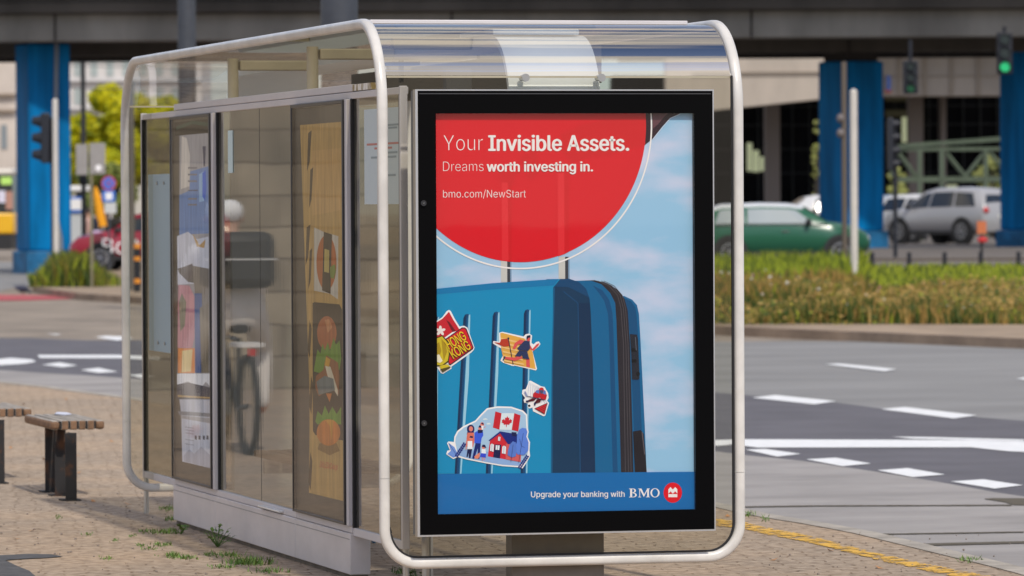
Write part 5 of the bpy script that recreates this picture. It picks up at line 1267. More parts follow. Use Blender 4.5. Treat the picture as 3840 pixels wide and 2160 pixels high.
# ================================================================== VEHICLES
m_glassd = mat('car_glass', (0.02, 0.025, 0.03), 0.06, spec=0.8)
m_glassl = mat('car_glass_reflect', (0.30, 0.34, 0.35), 0.12, spec=0.8)  # bright window reflections put into the base colour
m_tyre = mat('tyre', (0.018, 0.018, 0.019), 0.85)
m_rim = mat('alloy_rim', (0.35, 0.35, 0.36), 0.35, metal=0.9)
m_trim = mat('black_trim', (0.02, 0.02, 0.022), 0.6)
m_redl = mat('tail_lamp', (0.55, 0.03, 0.03), 0.25, coat=0.5)
m_headl = mat('head_lamp', (0.30, 0.31, 0.33), 0.25, coat=0.3)
def car(f, st, paint, wheels, wr, roof=None, roof_i=(2, 6), side_win=(), screens=(), trim=True, glass=m_glassd):
    """body lofted through stations (x, z_bottom, z_top, z_belt, w_bottom, w_belt, w_top); x forward"""
    R = f.root
    def ring(s):
        x, zb, zt, zl, wb, wl, wt = s; zm = zb + (zl - zb) * 0.5; e = max(0.01, min(0.06, (zt - zl) * 0.35))
        half = [(0, zb), (wb * .85, zb), (wb, zb + .10), ((wb + wl) / 2 + .035, zm), (wl, zl), (wt, zt - e), (wt * .78, zt - e * .2), (0, zt)]
        return [(x, y, z) for y, z in half] + [(x, -y, z) for y, z in reversed(half[1:-1])]
    b = MB(); n = len(ring(st[0]))
    for s_ in st: b.v += ring(s_)
    for i in range(len(st) - 1):
        for j in range(n): b.f.append((i * n + j, i * n + (j + 1) % n, (i + 1) * n + (j + 1) % n, (i + 1) * n + j)); b.m.append(0)
    b.f += [tuple(range(n - 1, -1, -1)), tuple(range((len(st) - 1) * n, len(st) * n))]; b.m += [0, 0]
    body = b.build('body', paint, R, local=True, smooth=True); body.data.set_sharp_from_angle(angle=math.radians(50))
    if roof:
        b = MB()
        for i in range(roof_i[0], roof_i[1]):
            for s_, q in ((st[i], 0), (st[i + 1], 1)): pass
        seg = st[roof_i[0]:roof_i[1] + 1]
        for s_ in seg:
            x, zb, zt, zl, wb, wl, wt = s_; e = max(0.01, min(0.06, (zt - zl) * 0.35))
            b.v += [(x, -wt - .012, zt - e - .03), (x, -wt - .006, zt - e + .012), (x, -wt * .78, zt - e * .2 + .012), (x, 0, zt + .014), (x, wt * .78, zt - e * .2 + .012), (x, wt + .006, zt - e + .012), (x, wt + .012, zt - e - .03)]
        for i in range(len(seg) - 1):
            for j in range(6): b.f.append((i * 7 + j, i * 7 + j + 1, (i + 1) * 7 + j + 1, (i + 1) * 7 + j)); b.m.append(0)
        b.build('roof', roof, R, local=True, smooth=True)
    def lerp(a, c, t): return tuple(a[k_] + (c[k_] - a[k_]) * t for k_ in range(7))
    def at(x):
        for a, c in zip(st[:-1], st[1:]):
            if a[0] <= x <= c[0]: return lerp(a, c, (x - a[0]) / (c[0] - a[0]))
        return st[-1]
    for (xa, xb, xta, xtb) in side_win:
        for sg in (1, -1):
            b = MB(); N = 6; low, hi = [], []
            for i in range(N + 1):
                s_ = at(xa + (xb - xa) * i / N); t_ = at(xta + (xtb - xta) * i / N); e = max(0.01, min(0.06, (t_[2] - t_[3]) * 0.35))
                low.append((s_[0], sg * (s_[5] - 0.004), s_[3] + 0.035))
                k_ = 0.86; hi.append((t_[0], sg * (t_[5] + (t_[6] - t_[5]) * k_ + 0.014), t_[3] + (t_[2] - e - t_[3]) * k_))
            b.v = low + hi
            for i in range(N): b.f.append((i, i + 1, N + 2 + i, N + 1 + i)); b.m.append(0)
            b.build('side_window', glass, R, local=True)
    for name, xt, xb, lift in screens:
        s_, t_ = at(xb), at(xt); e = max(0.01, min(0.06, (t_[2] - t_[3]) * 0.35)); sgn = 1 if xb > xt else -1
        b = MB().add([(xb - .02 * sgn, -s_[6] * .92, s_[2] + lift), (xb - .02 * sgn, s_[6] * .92, s_[2] + lift), (xt + .05 * sgn, t_[6] * .86, t_[2] - .02 + lift), (xt + .05 * sgn, -t_[6] * .86, t_[2] - .02 + lift)], [(0, 1, 2, 3)])
        b.build(name, glass, R, local=True)
    for xw in wheels:
        wid = at(xw)[5]
        for sg in (1, -1):
            ar = MB().cyl((xw, sg * (wid - .10), wr), (xw, sg * (wid + .030), wr), wr + .085, None, 26).build('wheel_arch', m_trim, R, local=True, smooth=True)
            w_ = MB().cyl((xw, sg * (wid - .16), wr), (xw, sg * (wid + .045), wr), wr, None, 26).build('wheel', m_tyre, R, local=True, smooth=True)
            r_ = MB().cyl((xw, sg * (wid + .03), wr), (xw, sg * (wid + .052), wr), wr * .18, None, 12)
            r_.sweep([(xw + math.cos(a / 24 * 6.2832) * wr * .62, sg * (wid + .046), wr + math.sin(a / 24 * 6.2832) * wr * .62) for a in range(24)], [(-.02, -.006), (.02, -.006), (.02, .006), (-.02, .006)], (0, 1, 0), closed=True)
            for a in range(7):
                an = a / 7 * 6.2832; r_.cyl((xw, sg * (wid + .046), wr), (xw + math.cos(an) * wr * .62, sg * (wid + .048), wr + math.sin(an) * wr * .62), wr * .06, None, 6)
            r_.build('rim', m_rim, w_, local=True)
    if trim:
        b = MB()
        for sg in (1, -1): b.box(wheels[0] + wr, wheels[1] - wr, sg * at(0)[4] - .02, sg * at(0)[4] + .03, at(0)[1] - .01, at(0)[1] + .10)
        b.build('sill', m_trim, R, local=True)
    xf, xr = st[-1], st[0]
    s1, s2 = st[-2], st[1]
    for sg in (1, -1):
        MB().ball((s1[0] + .01, sg * s1[5] * .74, s1[3] - .06), (.07, .15, .09), 14).build('headlight', m_headl, R, local=True, smooth=True)
        MB().ball((s2[0] - .01, sg * s2[5] * .86, s2[3] - .02), (.07, .12, .10), 12).build('tail_light', m_redl, R, local=True, smooth=True)
        xm = side_win[-1][1] - .12 if side_win else .6
        sm = at(xm); MB().ball((xm, sg * (sm[5] + .09), sm[3] + .07), (.07, .11, .075), 12).build('mirror', m_trim, R, local=True, smooth=True)
    return body
m_mini = mat('green_paint', (0.012, 0.105, 0.055), 0.32, coat=0.35, spec=0.5)
m_wroof = mat('white_roof', (0.75, 0.76, 0.78), 0.25, coat=0.6)
MINI = [(-1.92, .42, .62, .58, .60, .62, .50), (-1.86, .28, .98, .86, .72, .76, .70), (-1.72, .24, 1.30, .90, .78, .82, .62), (-1.45, .24, 1.385, .92, .80, .845, .63), (-.6, .22, 1.415, .92, .81, .86, .64),
        (.05, .22, 1.40, .92, .81, .86, .64), (.38, .22, 1.35, .92, .81, .855, .63), (.95, .22, 1.0, .90, .81, .85, .70), (1.25, .22, .96, .87, .80, .84, .70), (1.62, .24, .88, .80, .78, .82, .66), (1.84, .30, .74, .66, .70, .74, .58), (1.92, .40, .60, .56, .58, .60, .46)]
f = Far('green_car', 'green hatchback with a white roof driving behind the wild grass', 'car', 2942, 119.5); f.root.location.z += 0.17
car(f, MINI, m_mini, (-1.27, 1.235), .31, m_wroof, (2, 6), ((-1.62, -.95, -1.5, -.95), (-.87, .62, -.87, .22)), (('windscreen', .40, .95, .012), ('rear_window', -1.70, -1.86, .01)), glass=m_glassl)
b = MB()
for sg in (1, -1): b.box(-1.6, .95, sg * .862 - .012, sg * .862 + .012, .915, .94)
b.build('chrome_strip', mat('chrome', (0.8, 0.8, 0.8), 0.1, metal=1), f.root, local=True)
MB().box(-.1, .06, -.885, -.86, .76, .79).build('door_handle', mat('chrome', (0.8, 0.8, 0.8), 0.1, metal=1), f.root, local=True)
SUV = [(-2.2, .5, .78, .74, .70, .74, .66), (-2.15, .34, 1.05, .98, .84, .86, .78), (-1.98, .30, 1.42, 1.04, .86, .89, .68), (-1.7, .28, 1.60, 1.05, .87, .90, .66), (-.8, .26, 1.66, 1.04, .87, .91, .66), (.1, .26, 1.64, 1.02, .87, .91, .66),
       (.5, .26, 1.56, 1.01, .87, .905, .65), (1.15, .26, 1.10, 1.00, .87, .90, .74), (1.5, .26, 1.05, .95, .86, .89, .72), (1.95, .30, .94, .86, .82, .85, .66), (2.12, .36, .78, .70, .72, .76, .58), (2.2, .46, .62, .58, .58, .62, .48)]
m_silver = mat('silver_paint', (0.40, 0.405, 0.43), 0.3, metal=0.1, coat=0.7)
m_whitecar = mat('white_car_paint', (0.62, 0.63, 0.65), 0.5, spec=0.2)
f = Far('silver_car', 'silver estate car parked nose away between the two right pillars', 'car', 3572, 157, turn=math.radians(180 - 50), ground=None); f.root.location.z += 0.20
car(f, SUV, m_silver, (-1.32, 1.36), .345, None, side_win=((-1.85, -.98, -1.6, -.9), (-.9, .08, -.85, .06), (.14, 1.02, .12, .48)), screens=(('windscreen', .5, 1.12, .012), ('rear_window', -1.96, -2.13, .012)))
MB().box(-2.225, -2.17, -.26, .26, .72, .84).build('number_plate', mat('plate_white', (0.75, 0.75, 0.7), 0.5), f.root, local=True)
HATCH = [(s[0] * .93, s[1], s[2] * 1.04, s[3] * 1.0, s[4], s[5], s[6]) for s in MINI]
f = Far('white_car', 'white hatchback parked just beyond the nose of the silver car', 'car', 3400, 163, turn=math.radians(180 - 52)); f.root.location.z += 0.20
car(f, HATCH, m_whitecar, (-1.2, 1.16), .31, None, side_win=((-1.42, -.8, -1.3, -.85), (-.7, .28, -.75, .1)), screens=(('windscreen', .36, .88, .012), ('rear_window', -1.58, -1.73, .012)))
f = Far('white_car', 'pale car roof showing between the green car and the blue pillar', 'car', 3060, 165, turn=math.radians(185)); f.root.location.z += 0.20
car(f, HATCH, m_whitecar, (-1.2, 1.16), .31, None, side_win=((-1.42, -.8, -1.3, -.85), (-.7, .28, -.75, .1)), screens=(('windscreen', .36, .88, .012),))
f = Far('blue_car', 'light blue car half hidden between the blue pillar and the white hatchback', 'car', 3345, 176, turn=math.radians(70)); f.root.location.z += 0.20
car(f, HATCH, mat('pale_blue_paint', (0.36, 0.48, 0.66), 0.3, coat=0.5), (-1.2, 1.16), .31, None, side_win=((-1.42, -.8, -1.3, -.85), (-.7, .28, -.75, .1)), screens=(('windscreen', .36, .88, .012),))
m_redcar = mat('red_paint', (0.32, 0.012, 0.035), 0.28, coat=0.8)
SED = [(s[0] * 1.02, s[1], s[2] * .93, s[3] * .96, s[4], s[5], s[6]) for s in SUV]
f = Far('red_car', 'dark red car with white lettering on its door behind the tall grass', 'car', 590, 138, turn=math.radians(176)); f.root.location.z += 0.16
car(f, SED, m_redcar, (-1.35, 1.38), .32, None, side_win=((-1.7, -.98, -1.55, -.9), (-.9, .06, -.85, .05), (.12, 1.05, .12, .48)), screens=(('windscreen', .5, 1.15, .012), ('rear_window', -1.96, -2.16, .012)))
m_decal = mat('white_decal', (0.85, 0.85, 0.86), 0.4)
vs, fs = glyphs('Bolt')
MB().add([(1.32 - u * 1.0, 0.935, 0.42 + w_ * 0.40) for u, w_ in vs], fs).build('door_lettering', m_decal, f.root, local=True)
MB().cyl((0.72, .70, 1.12), (0.72, .815, 1.12), .10, None, 14).build('window_sticker', mat('yellow_sticker', (0.75, 0.72, 0.03), 0.5), f.root, local=True)
MB().ball((1.55, .5, .98), (.18, .2, .05), 10).build('bonnet_badge', mat('lilac_badge', (0.62, 0.50, 0.72), 0.4), f.root, local=True)
# yellow bus at the left edge
f = Far('yellow_bus', 'yellow city bus with dark windows cut off by the left picture edge', 'bus', -560, 186)
x1 = f.x(52); x0 = x1 - 11.5; zb, zt = f.z(940, 20), f.z(632, 20)
m_yel = mat('bus_yellow', (0.80, 0.44, 0.01), 0.35, coat=0.4); m_cr = mat('bus_cream', (0.62, 0.58, 0.52), 0.4)
z1, z2 = f.z(878, 20), f.z(797, 20)
MB().box(x0, x1, 0, 2.5, z1, z2).build('lower_body', m_yel, f.root, local=True, bevel=0.08)
MB().box(x0 + .03, x1 - .03, .03, 2.47, z2 - .02, zt - .22).build('window_band', m_glassd, f.root, local=True)
MB().box(x0, x1, 0, 2.5, zt - .26, zt).build('roof', m_cr, f.root, local=True, bevel=0.1)
MB().box(x0 + .1, x1 - .1, .06, 2.44, .32, z1 - .005).build('skirt', m_trim, f.root, local=True)
for xx in (x1 - 2.1, x1 - 8.0): MB().cyl((xx, -.02, .48), (xx, .3, .48), .48, None, 22).build('wheel', m_tyre, f.root, local=True, smooth=True)
MB().box(f.x(6), f.x(46), -.03, .02, f.z(692, 20), f.z(664, 20)).build('route_display', mat('route_led', (0.35, 0.55, 0.12), 0.5, emit=0.5), f.root, local=True)
b = MB().box(f.x(-4), f.x(22), -.01, .025, f.z(760, 20), f.z(715, 20)); b.build('window_poster', mat('bus_poster', (0.68, 0.66, 0.78), 0.5), f.root, local=True)
b = MB().box(f.x(24), f.x(50), -.01, .025, f.z(785, 20), f.z(718, 20)); b.build('window_poster', mat('bus_poster_warm', (0.45, 0.24, 0.18), 0.5), f.root, local=True)

# ================================================================== POLES, SIGNALS AND SIGNS
m_mast = mat('dark_mast', (0.055, 0.062, 0.078), 0.55, vary=0.25, vscale=2)
m_pale = mat('pale_post', (0.62, 0.585, 0.54), 0.5, vary=0.1, vscale=2)
m_sig = mat('signal_black', (0.012, 0.014, 0.022), 0.5)
def pole(name, label, cat, px, D, wpx, y_top, m, y_base=None, group=None):
    f = Far(name, label, cat, px, D, group); r = wpx * D / FPX / 2
    MB().cyl((0, 0, -.1), (0, 0, f.z(y_top)), r, r, 20).build('shaft', m, f.root, local=True, smooth=True)
    MB().cyl((0, 0, -.1), (0, 0, .35), r * 1.35, r * 1.35, 20).build('foot', m, f.root, local=True, smooth=True)
    return f
pole('catenary_mast', 'dark tubular mast rising behind the left part of the shelter roof', 'mast', 706, 92, 68, -260, m_mast, group='dark masts behind the shelter')
pole('catenary_mast', 'thick dark tubular mast rising behind the near end of the shelter roof', 'mast', 1278, 55, 140, -700, m_mast, group='dark masts behind the shelter')
pole('lamp_post', 'grey brown post seen through the far end glass of the shelter', 'post', 495, 108, 25, 300, mat('grey_post', (0.13, 0.12, 0.11), 0.6))
f = pole('lamp_post', 'black post with a small box in front of the tall yellow green tree', 'post', 316, 152, 19, 180, mat('black_post', (0.035, 0.037, 0.042), 0.5))
MB().box(f.x(301), f.x(330), -.15, .1, f.z(693), f.z(656)).build('box', m_sig, f.root, local=True, bevel=.02)
f = pole('signal_post', 'pale round topped post in front of the left blue pillar', 'post', 211, 122, 21, 378, m_pale, group='pale posts')
MB().ball((0, 0, f.z(380)), 21 * 122 / FPX / 2, 12).build('cap', m_pale, f.root, local=True, smooth=True)
f = pole('signal_post', 'pale round topped post in front of the pillar by the green car', 'post', 3204, 98, 28, 345, m_pale, group='pale posts')
MB().ball((0, 0, f.z(347)), 28 * 98 / FPX / 2, 12).build('cap', m_pale, f.root, local=True, smooth=True)
def signal(name, label, px, D, xl, xr, yt, yb, visor, n=3, lit=None, face=-1, hang=None):
    """signal head in profile; visors point along x (face -1 left, +1 right, 0 to the viewer)"""
    f = Far(name, label, 'traffic light', px, D, 'black traffic lights'); h = abs(f.z(yt) - f.z(yb)); w = (xr - xl) * D / FPX
    xa, xb = f.x(xl), f.x(xr); zt = f.z(yt)
    MB().box(xa, xb, -.15, .15, f.z(yb), zt).build('housing', m_sig, f.root, local=True, bevel=.03)
    for i in range(n):
        zc = zt - h * (i + .5) / n; r = h / n * .36; vl = visor * D / FPX
        if face:
            x_ = xa if face < 0 else xb
            MB().cyl((x_, 0, zc), (x_ + face * vl, 0, zc + .02), r * 1.0, r * .62, 14, caps=False).build('visor', m_sig, f.root, local=True, smooth=True)
        else:
            MB().cyl(((xa + xb) / 2, -.15, zc), ((xa + xb) / 2, -.15 - vl, zc + .01), r * 1.1, r * 1.1, 16, caps=False).build('visor', m_sig, f.root, local=True, smooth=True)
            on = lit is not None and i == lit[0]
            MB().cyl(((xa + xb) / 2, -.165, zc), ((xa + xb) / 2, -.15, zc), r, None, 16).build('lens', mat('green_lens_%s' % lit[1], (0.02 * lit[1], 0.62 * lit[1], 0.22 * lit[1]), .3, emit=min(1.0, lit[1] * 1.0)) if on else mat('dark_lens', (0.02, 0.03, 0.03), .2), f.root, local=True)
    if hang is not None:
        MB().cyl(((xa + xb) / 2, 0, zt), ((xa + xb) / 2, 0, f.z(hang)), .05, None, 8).build('hanger', m_sig, f.root, local=True)
    else:
        MB().cyl((xb + .05, 0.1, -.1), (xb + .05, 0.1, zt - .1), .055, None, 10).build('post', m_sig, f.root, local=True)
    return f
signal('traffic_light', 'black traffic light with three hoods pointing left on the left pale post', 175, 122.3, 158, 192, 424, 612, 34, 3, None, -1)
signal('traffic_light', 'black traffic light above the footbridge hanging from the viaduct', 3415, 134, 3390, 3445, 228, 352, 14, 3, (2, 0.12), 0, 150)
signal('traffic_light', 'traffic light showing a bright green lamp at the top right by the shaded pillar', 3768, 134, 3742, 3798, 122, 278, 12, 3, (2, 0.6), 0, 100)
signal('traffic_light', 'black traffic light with hoods pointing right in front of the footbridge', 3345, 128, 3330, 3352, 442, 640, 26, 4, None, 1)
f = Far('signal_post', 'brown post with two grey signal heads beside the pillar by the green car', 'post', 3168, 112, 'pale posts')
m_br = mat('brown_post', (0.12, 0.095, 0.075), .6)
MB().cyl((0, 0, -.1), (0, 0, f.z(232)), .058, None, 12).build('shaft', m_br, f.root, local=True, smooth=True)
for y in (444, 500): MB().ball((f.x(3154), -.05, f.z(y)), (.085, .1, .10), 12).build('signal_head', mat('grey_head', (0.16, 0.14, 0.14), .6), f.root, local=True, smooth=True)
# sign seen from behind, no stopping sign, bollard, kiosk, parasol
f = Far('road_sign', 'backs of two grey sign boards on a thin brown post by the red car', 'road sign', 344, 112)
m_sb = mat('sign_back', (0.30, 0.29, 0.28), .5, vary=.1)
MB().cyl((0, .03, -.1), (0, .03, f.z(538)), .032, None, 10).build('post', mat('brown_green_post', (0.22, 0.20, 0.13), .6), f.root, local=True, smooth=True)
for a, c, y0, y1 in ((288, 332, 541, 656), (339, 398, 537, 654)): MB().box(f.x(a), f.x(c), -.02, 0, f.z(y1), f.z(y0)).build('board', m_sb, f.root, local=True, bevel=.01)
MB().cyl((f.x(372), -.035, f.z(630)), (f.x(372), -.021, f.z(630)), 12 * 112 / FPX, None, 14).build('white_disc', m_decal, f.root, local=True)
f = Far('road_sign', 'round blue and red no stopping sign above a blue parking sign', 'road sign', 410, 136)
MB().cyl((0, .03, -.1), (0, .03, f.z(655)), .03, None, 10).build('post', m_mast, f.root, local=True, smooth=True)
r = 28 * 136 / FPX
d_ = MB().cyl((0, -.02, f.z(687)), (0, 0, f.z(687)), r, None, 28, 0); d_.cyl((0, -.026, f.z(687)), (0, -.0205, f.z(687)), r * .80, None, 28, 1)
for sg in (1, -1): d_.prism([(-.03 * 1 - r * .5, -.0262, f.z(687) - sg * r * .56), (-r * .56, -.0262, f.z(687) - sg * r * .42), (r * .5, -.0262, f.z(687) + sg * r * .56), (r * .56, -.0262, f.z(687) + sg * r * .42)], (0, -.004, 0), 0)
m_sred = mat('sign_red', (0.50, 0.05, 0.10), .5); m_sblue = mat('sign_blue', (0.035, 0.16, 0.60), .5)
d_.build('round_plate', [m_sred, m_sblue], f.root, local=True)
MB().box(f.x(387), f.x(434), -.03, -.01, f.z(757), f.z(714)).build('blue_plate', m_sblue, f.root, local=True)
MB().box(f.x(398), f.x(424), -.036, -.031, f.z(749), f.z(722)).build('white_symbol', m_decal, f.root, local=True)
MB().box(f.x(394), f.x(438), -.03, -.01, f.z(800), f.z(760)).build('white_plate', mat('plate_dull', (0.55, 0.56, 0.55), .5), f.root, local=True)
f = Far('bollard', 'black bollard with orange bands seen through the far end glass', 'bollard', 515, 106)
f.root.location.z += .12; r = 12 * 106 / FPX
MB().cyl((0, 0, -.1), (0, 0, f.z(938)), r, r, 18).build('post', m_sig, f.root, local=True, smooth=True)
for y, h in ((945, 9), (992, 8), (1076, 9)): MB().cyl((0, 0, f.z(y + h)), (0, 0, f.z(y - h)), r * 1.06, None, 18).build('band', mat('orange_band', (0.85, 0.32, 0.03), .5), f.root, local=True, smooth=True)
f = Far('ticket_machine', 'white ticket kiosk with a blue framed panel beside the left pillar', 'kiosk', 296, 158)
MB().box(f.x(258), f.x(318), -.2, .2, 0, f.z(742)).build('body', mat('kiosk_grey', (0.50, 0.53, 0.55), .5), f.root, local=True, bevel=.02)
MB().box(f.x(262), f.x(318), -.26, -.205, f.z(797), f.z(738)).build('blue_frame', m_sblue, f.root, local=True)
MB().box(f.x(268), f.x(312), -.28, -.262, f.z(786), f.z(746)).build('panel', m_decal, f.root, local=True)
MB().box(f.x(250), f.x(338), -.4, .4, f.z(718), f.z(696)).build('canopy', m_decal, f.root, local=True, bevel=.03)
MB().box(f.x(285), f.x(318), .1, .2, f.z(742), f.z(719)).build('back_board', mat('kiosk_dark', (0.10, 0.10, 0.10), .5), f.root, local=True)
f = Far('parasol', 'folded orange parasol behind the red car', 'parasol', 376, 160)
MB().cyl((0, 0, -.1), (0, 0, f.z(690)), .03, None, 8).build('pole', m_trim, f.root, local=True)
MB().cyl((f.x(384), 0, f.z(850)), (f.x(366), 0, f.z(735)), .16, .11, 14).cyl((f.x(366), 0, f.z(735)), (f.x(360), 0, f.z(700)), .11, .03, 14).build('canopy', mat('orange_cloth', (0.86, 0.36, 0.01), .8), f.root, local=True, smooth=True)
# low railing by the car park
f = Far('railing', 'low dark railing between the lawn and the parked cars', 'railing', 3500, 113); f.root.location.z += .12
for px in (3271, 3410, 3543, 3678, 3820): MB().cyl((f.x(px), 0, -.1), (f.x(px), 0, .40), .05, None, 10).build('post', m_sig, f.root, local=True)
MB().box(f.x(3240), f.x(3960), -.02, .02, .22, .27).build('rail', mat('rail_brown', (0.09, 0.07, 0.055), .7), f.root, local=True)
f = Far('warning_lamp', 'orange and red warning lamp post in front of the silver car', 'warning lamp', 3682, 114); f.root.location.z += .12
MB().cyl((0, 0, -.1), (0, 0, .75), .035, None, 10).build('post', m_trim, f.root, local=True)
MB().box(-.10, .10, -.05, .05, f.z(897), f.z(850)).build('amber_panel', mat('dull_orange', (0.55, 0.16, 0.06), .5), f.root, local=True)
MB().ball((.02, -.02, f.z(920)), (.12, .08, .07), 12).build('red_lens', m_redl, f.root, local=True)

# ================================================================== BUILDINGS FAR BEHIND
def block(name, label, px0, px1, y0, D, m, wins, frame_m, cat='building'):
    f = Far(name, label, cat, (px0 + px1) / 2, D, ground=0.0)
    MB().box(f.x(px0), f.x(px1), 0, 14, -.5, f.z(y0)).build('wall', m, f.root, local=True)
    for (a, c, t, bt) in wins: MB().box(f.x(a), f.x(c), -.08, .05, f.z(bt), f.z(t)).build('window', frame_m, f.root, local=True)
    return f
m_fac = mat('beige_facade', (0.60, 0.53, 0.47), .9, vary=.15, vscale=.3); m_fac2 = mat('white_facade', (0.66, 0.64, 0.63), .9, vary=.1, vscale=.3)
m_win = mat('far_window', (0.22, 0.25, 0.27), .3); m_cor = mat('cornice_brown', (0.36, 0.29, 0.23), .9)
f = block('apartment_block', 'beige stone facade behind the left edge of the picture', -600, 64, -200, 420, m_fac, [(-70, -20, 260, 340), (-150, -100, 260, 340), (-70, -20, 440, 560), (-150, -100, 440, 560), (8, 30, 470, 560)], m_win)
for y in (352, 412): MB().box(f.x(-600), f.x(66), -.5, 0, f.z(y + 7), f.z(y)).build('cornice', m_cor, f.root, local=True)
f = block('office_block', 'white office block with pale windows behind the yellow green trees', 262, 760, -300, 440, m_fac2,
          [(a, a + 26, t, t + 60) for a in (284, 345, 405, 465, 530, 590, 650) for t in (120, 225, 330, 435, 540)], mat('pale_window', (0.38, 0.44, 0.44), .3))
for y in (300, 405): MB().box(f.x(262), f.x(760), -.4, 0, f.z(y + 6), f.z(y)).build('cornice', mat('pale_band', (0.5, 0.5, 0.52), .8), f.root, local=True)
# low wires of the tramway
b = MB()
for y0, y1 in ((236, 240), (246, 262), (330, 345)):
    p0, p1 = at_d(250, y0, 180), at_d(900, y1, 180); b.cyl(p0, p1, .016, None, 5)
tw = b.build('tram_wire', m_sig); tag(tw, 'thin tram wires crossing in front of the white office block', 'wires')

# ================================================================== PEOPLE
def human(name, label, px=None, D=None, loc=None, rz=0.0, pose=None, cloth=(), group=None, scale=1.0):
    """one continuous skinned body; y is forward; cloth = (shirt, trousers, hair, shoes, skin)"""
    if loc is None:
        f = Far(name, label, 'person', px, D, group, turn=rz); R = f.root
    else: R = thing(name, label, 'person', loc, rz, group)
    P_ = dict(pelvis=((0, 0, .95), .125), waist=((0, 0, 1.08), .118), chest=((0, .01, 1.30), .140), neckb=((0, 0, 1.46), .075), neck=((0, .01, 1.53), .052), head=((0, .03, 1.64), .088), crown=((0, .02, 1.72), .072),
              shL=((-.17, 0, 1.42), .062), elL=((-.22, -.02, 1.15), .043), wrL=((-.22, .08, .92), .030), shR=((.17, 0, 1.42), .062), elR=((.22, -.02, 1.15), .043), wrR=((.22, .08, .92), .030),
              hiL=((-.09, 0, .90), .090), knL=((-.10, .06, .50), .060), anL=((-.10, -.02, .09), .042), toL=((-.10, .14, .04), .036), hiR=((.09, 0, .90), .090), knR=((.10, .02, .50), .060), anR=((.10, -.08, .10), .042), toR=((.11, .07, .04), .036))
    if pose: P_.update(pose)
    names = list(P_); E_ = [('pelvis', 'waist'), ('waist', 'chest'), ('chest', 'neckb'), ('neckb', 'neck'), ('neck', 'head'), ('head', 'crown'), ('chest', 'shL'), ('shL', 'elL'), ('elL', 'wrL'), ('chest', 'shR'), ('shR', 'elR'), ('elR', 'wrR'),
                       ('pelvis', 'hiL'), ('hiL', 'knL'), ('knL', 'anL'), ('anL', 'toL'), ('pelvis', 'hiR'), ('hiR', 'knR'), ('knR', 'anR'), ('anR', 'toR')]
    for sd_ in ('L', 'R'):                      # a palm, four fingers and a thumb on each wrist
        w_, e_ = Vector(P_['wr' + sd_][0]), Vector(P_['el' + sd_][0]); d = (w_ - e_).normalized(); s_ = d.cross(Vector((1, 0, 0))).normalized()
        P_['pa' + sd_] = (tuple(w_ + d * .075), .030); E_.append(('wr' + sd_, 'pa' + sd_))
        for i_, (o, ln) in enumerate(((-.027, .066), (-.009, .078), (.009, .074), (.027, .058))):
            a_, c_ = 'f%d%s' % (i_, sd_), 'g%d%s' % (i_, sd_)
            P_[a_] = (tuple(w_ + d * (.085 + ln * .5) + s_ * o * 1.1), .0095); P_[c_] = (tuple(w_ + d * (.08 + ln) + s_ * o * 1.15 + Vector((0, .012, 0))), .008); E_ += [('pa' + sd_, a_), (a_, c_)]
        P_['th' + sd_] = (tuple(w_ + d * .055 + s_ * .052), .010); E_.append(('pa' + sd_, 'th' + sd_))
    names = list(P_)
    me = bpy.data.meshes.new('body'); me.from_pydata([P_[n_][0] for n_ in names], [(names.index(a_), names.index(c_)) for a_, c_ in E_], [])
    o = bpy.data.objects.new('skin_source', me); col.objects.link(o)
    sk = o.modifiers.new('skin', 'SKIN'); sk.use_smooth_shade = True; su = o.modifiers.new('sub', 'SUBSURF'); su.levels = su.render_levels = 2
    for i_, n_ in enumerate(names):
        r_ = P_[n_][1]; me.skin_vertices[0].data[i_].radius = (r_, r_); me.skin_vertices[0].data[i_].use_root = n_ == 'pelvis'
    dg = bpy.context.evaluated_depsgraph_get(); dg.update(); out = bpy.data.meshes.new_from_object(o.evaluated_get(dg), depsgraph=dg); bpy.data.objects.remove(o)
    for m_ in cloth: out.materials.append(m_)
    segs = []
    for a_, c_ in E_:
        if a_ in ('neck', 'head') or c_ in ('neck',): k_ = 4
        elif c_[:2] in ('pa', 'th') or c_[0] in 'fg' or a_[0] in 'fg': k_ = 4
        elif c_[:2] in ('hi', 'kn', 'an'): k_ = 1
        elif c_[:2] == 'to': k_ = 3
        else: k_ = 0
        segs.append((Vector(P_[a_][0]), Vector(P_[c_][0]), k_))
    for p_ in out.polygons:
        c_ = p_.center; best, bk = 9, 0
        for a_, e_, k_ in segs:
            ab = e_ - a_; t_ = max(0, min(1, (c_ - a_).dot(ab) / max(1e-6, ab.length_squared))); dd = (c_ - (a_ + ab * t_)).length
            if dd < best: best, bk = dd, k_
        p_.material_index = bk; p_.use_smooth = True
    ob = bpy.data.objects.new('body', out); col.objects.link(ob); ob.parent = R
    hd = Vector(P_['head'][0]); cr = Vector(P_['crown'][0])
    fc = MB()
    for sx in (-1, 1): fc.ball((hd.x + sx * .032, hd.y + .085, hd.z + .012), (.011, .008, .008), 8, 0); fc.ball((hd.x + sx * .090, hd.y, hd.z), (.012, .022, .032), 8, 1)
    fc.ball((hd.x, hd.y + .094, hd.z - .018), (.013, .020, .024), 8, 1); fc.ball((hd.x, hd.y + .082, hd.z - .055), (.026, .008, .008), 8, 2)
    fc.build('face', [m_trim, cloth[4], mat('lips', (0.40, 0.14, 0.12), .5)], R, local=True, smooth=True)
    MB().ball((cr.x, cr.y - .022, cr.z - .025), (.096, .104, .085), 14).build('hair', cloth[2], R, local=True, smooth=True)
    R.scale = (scale,) * 3
    return R
m_skin = mat('skin', (0.52, 0.31, 0.22), .55)
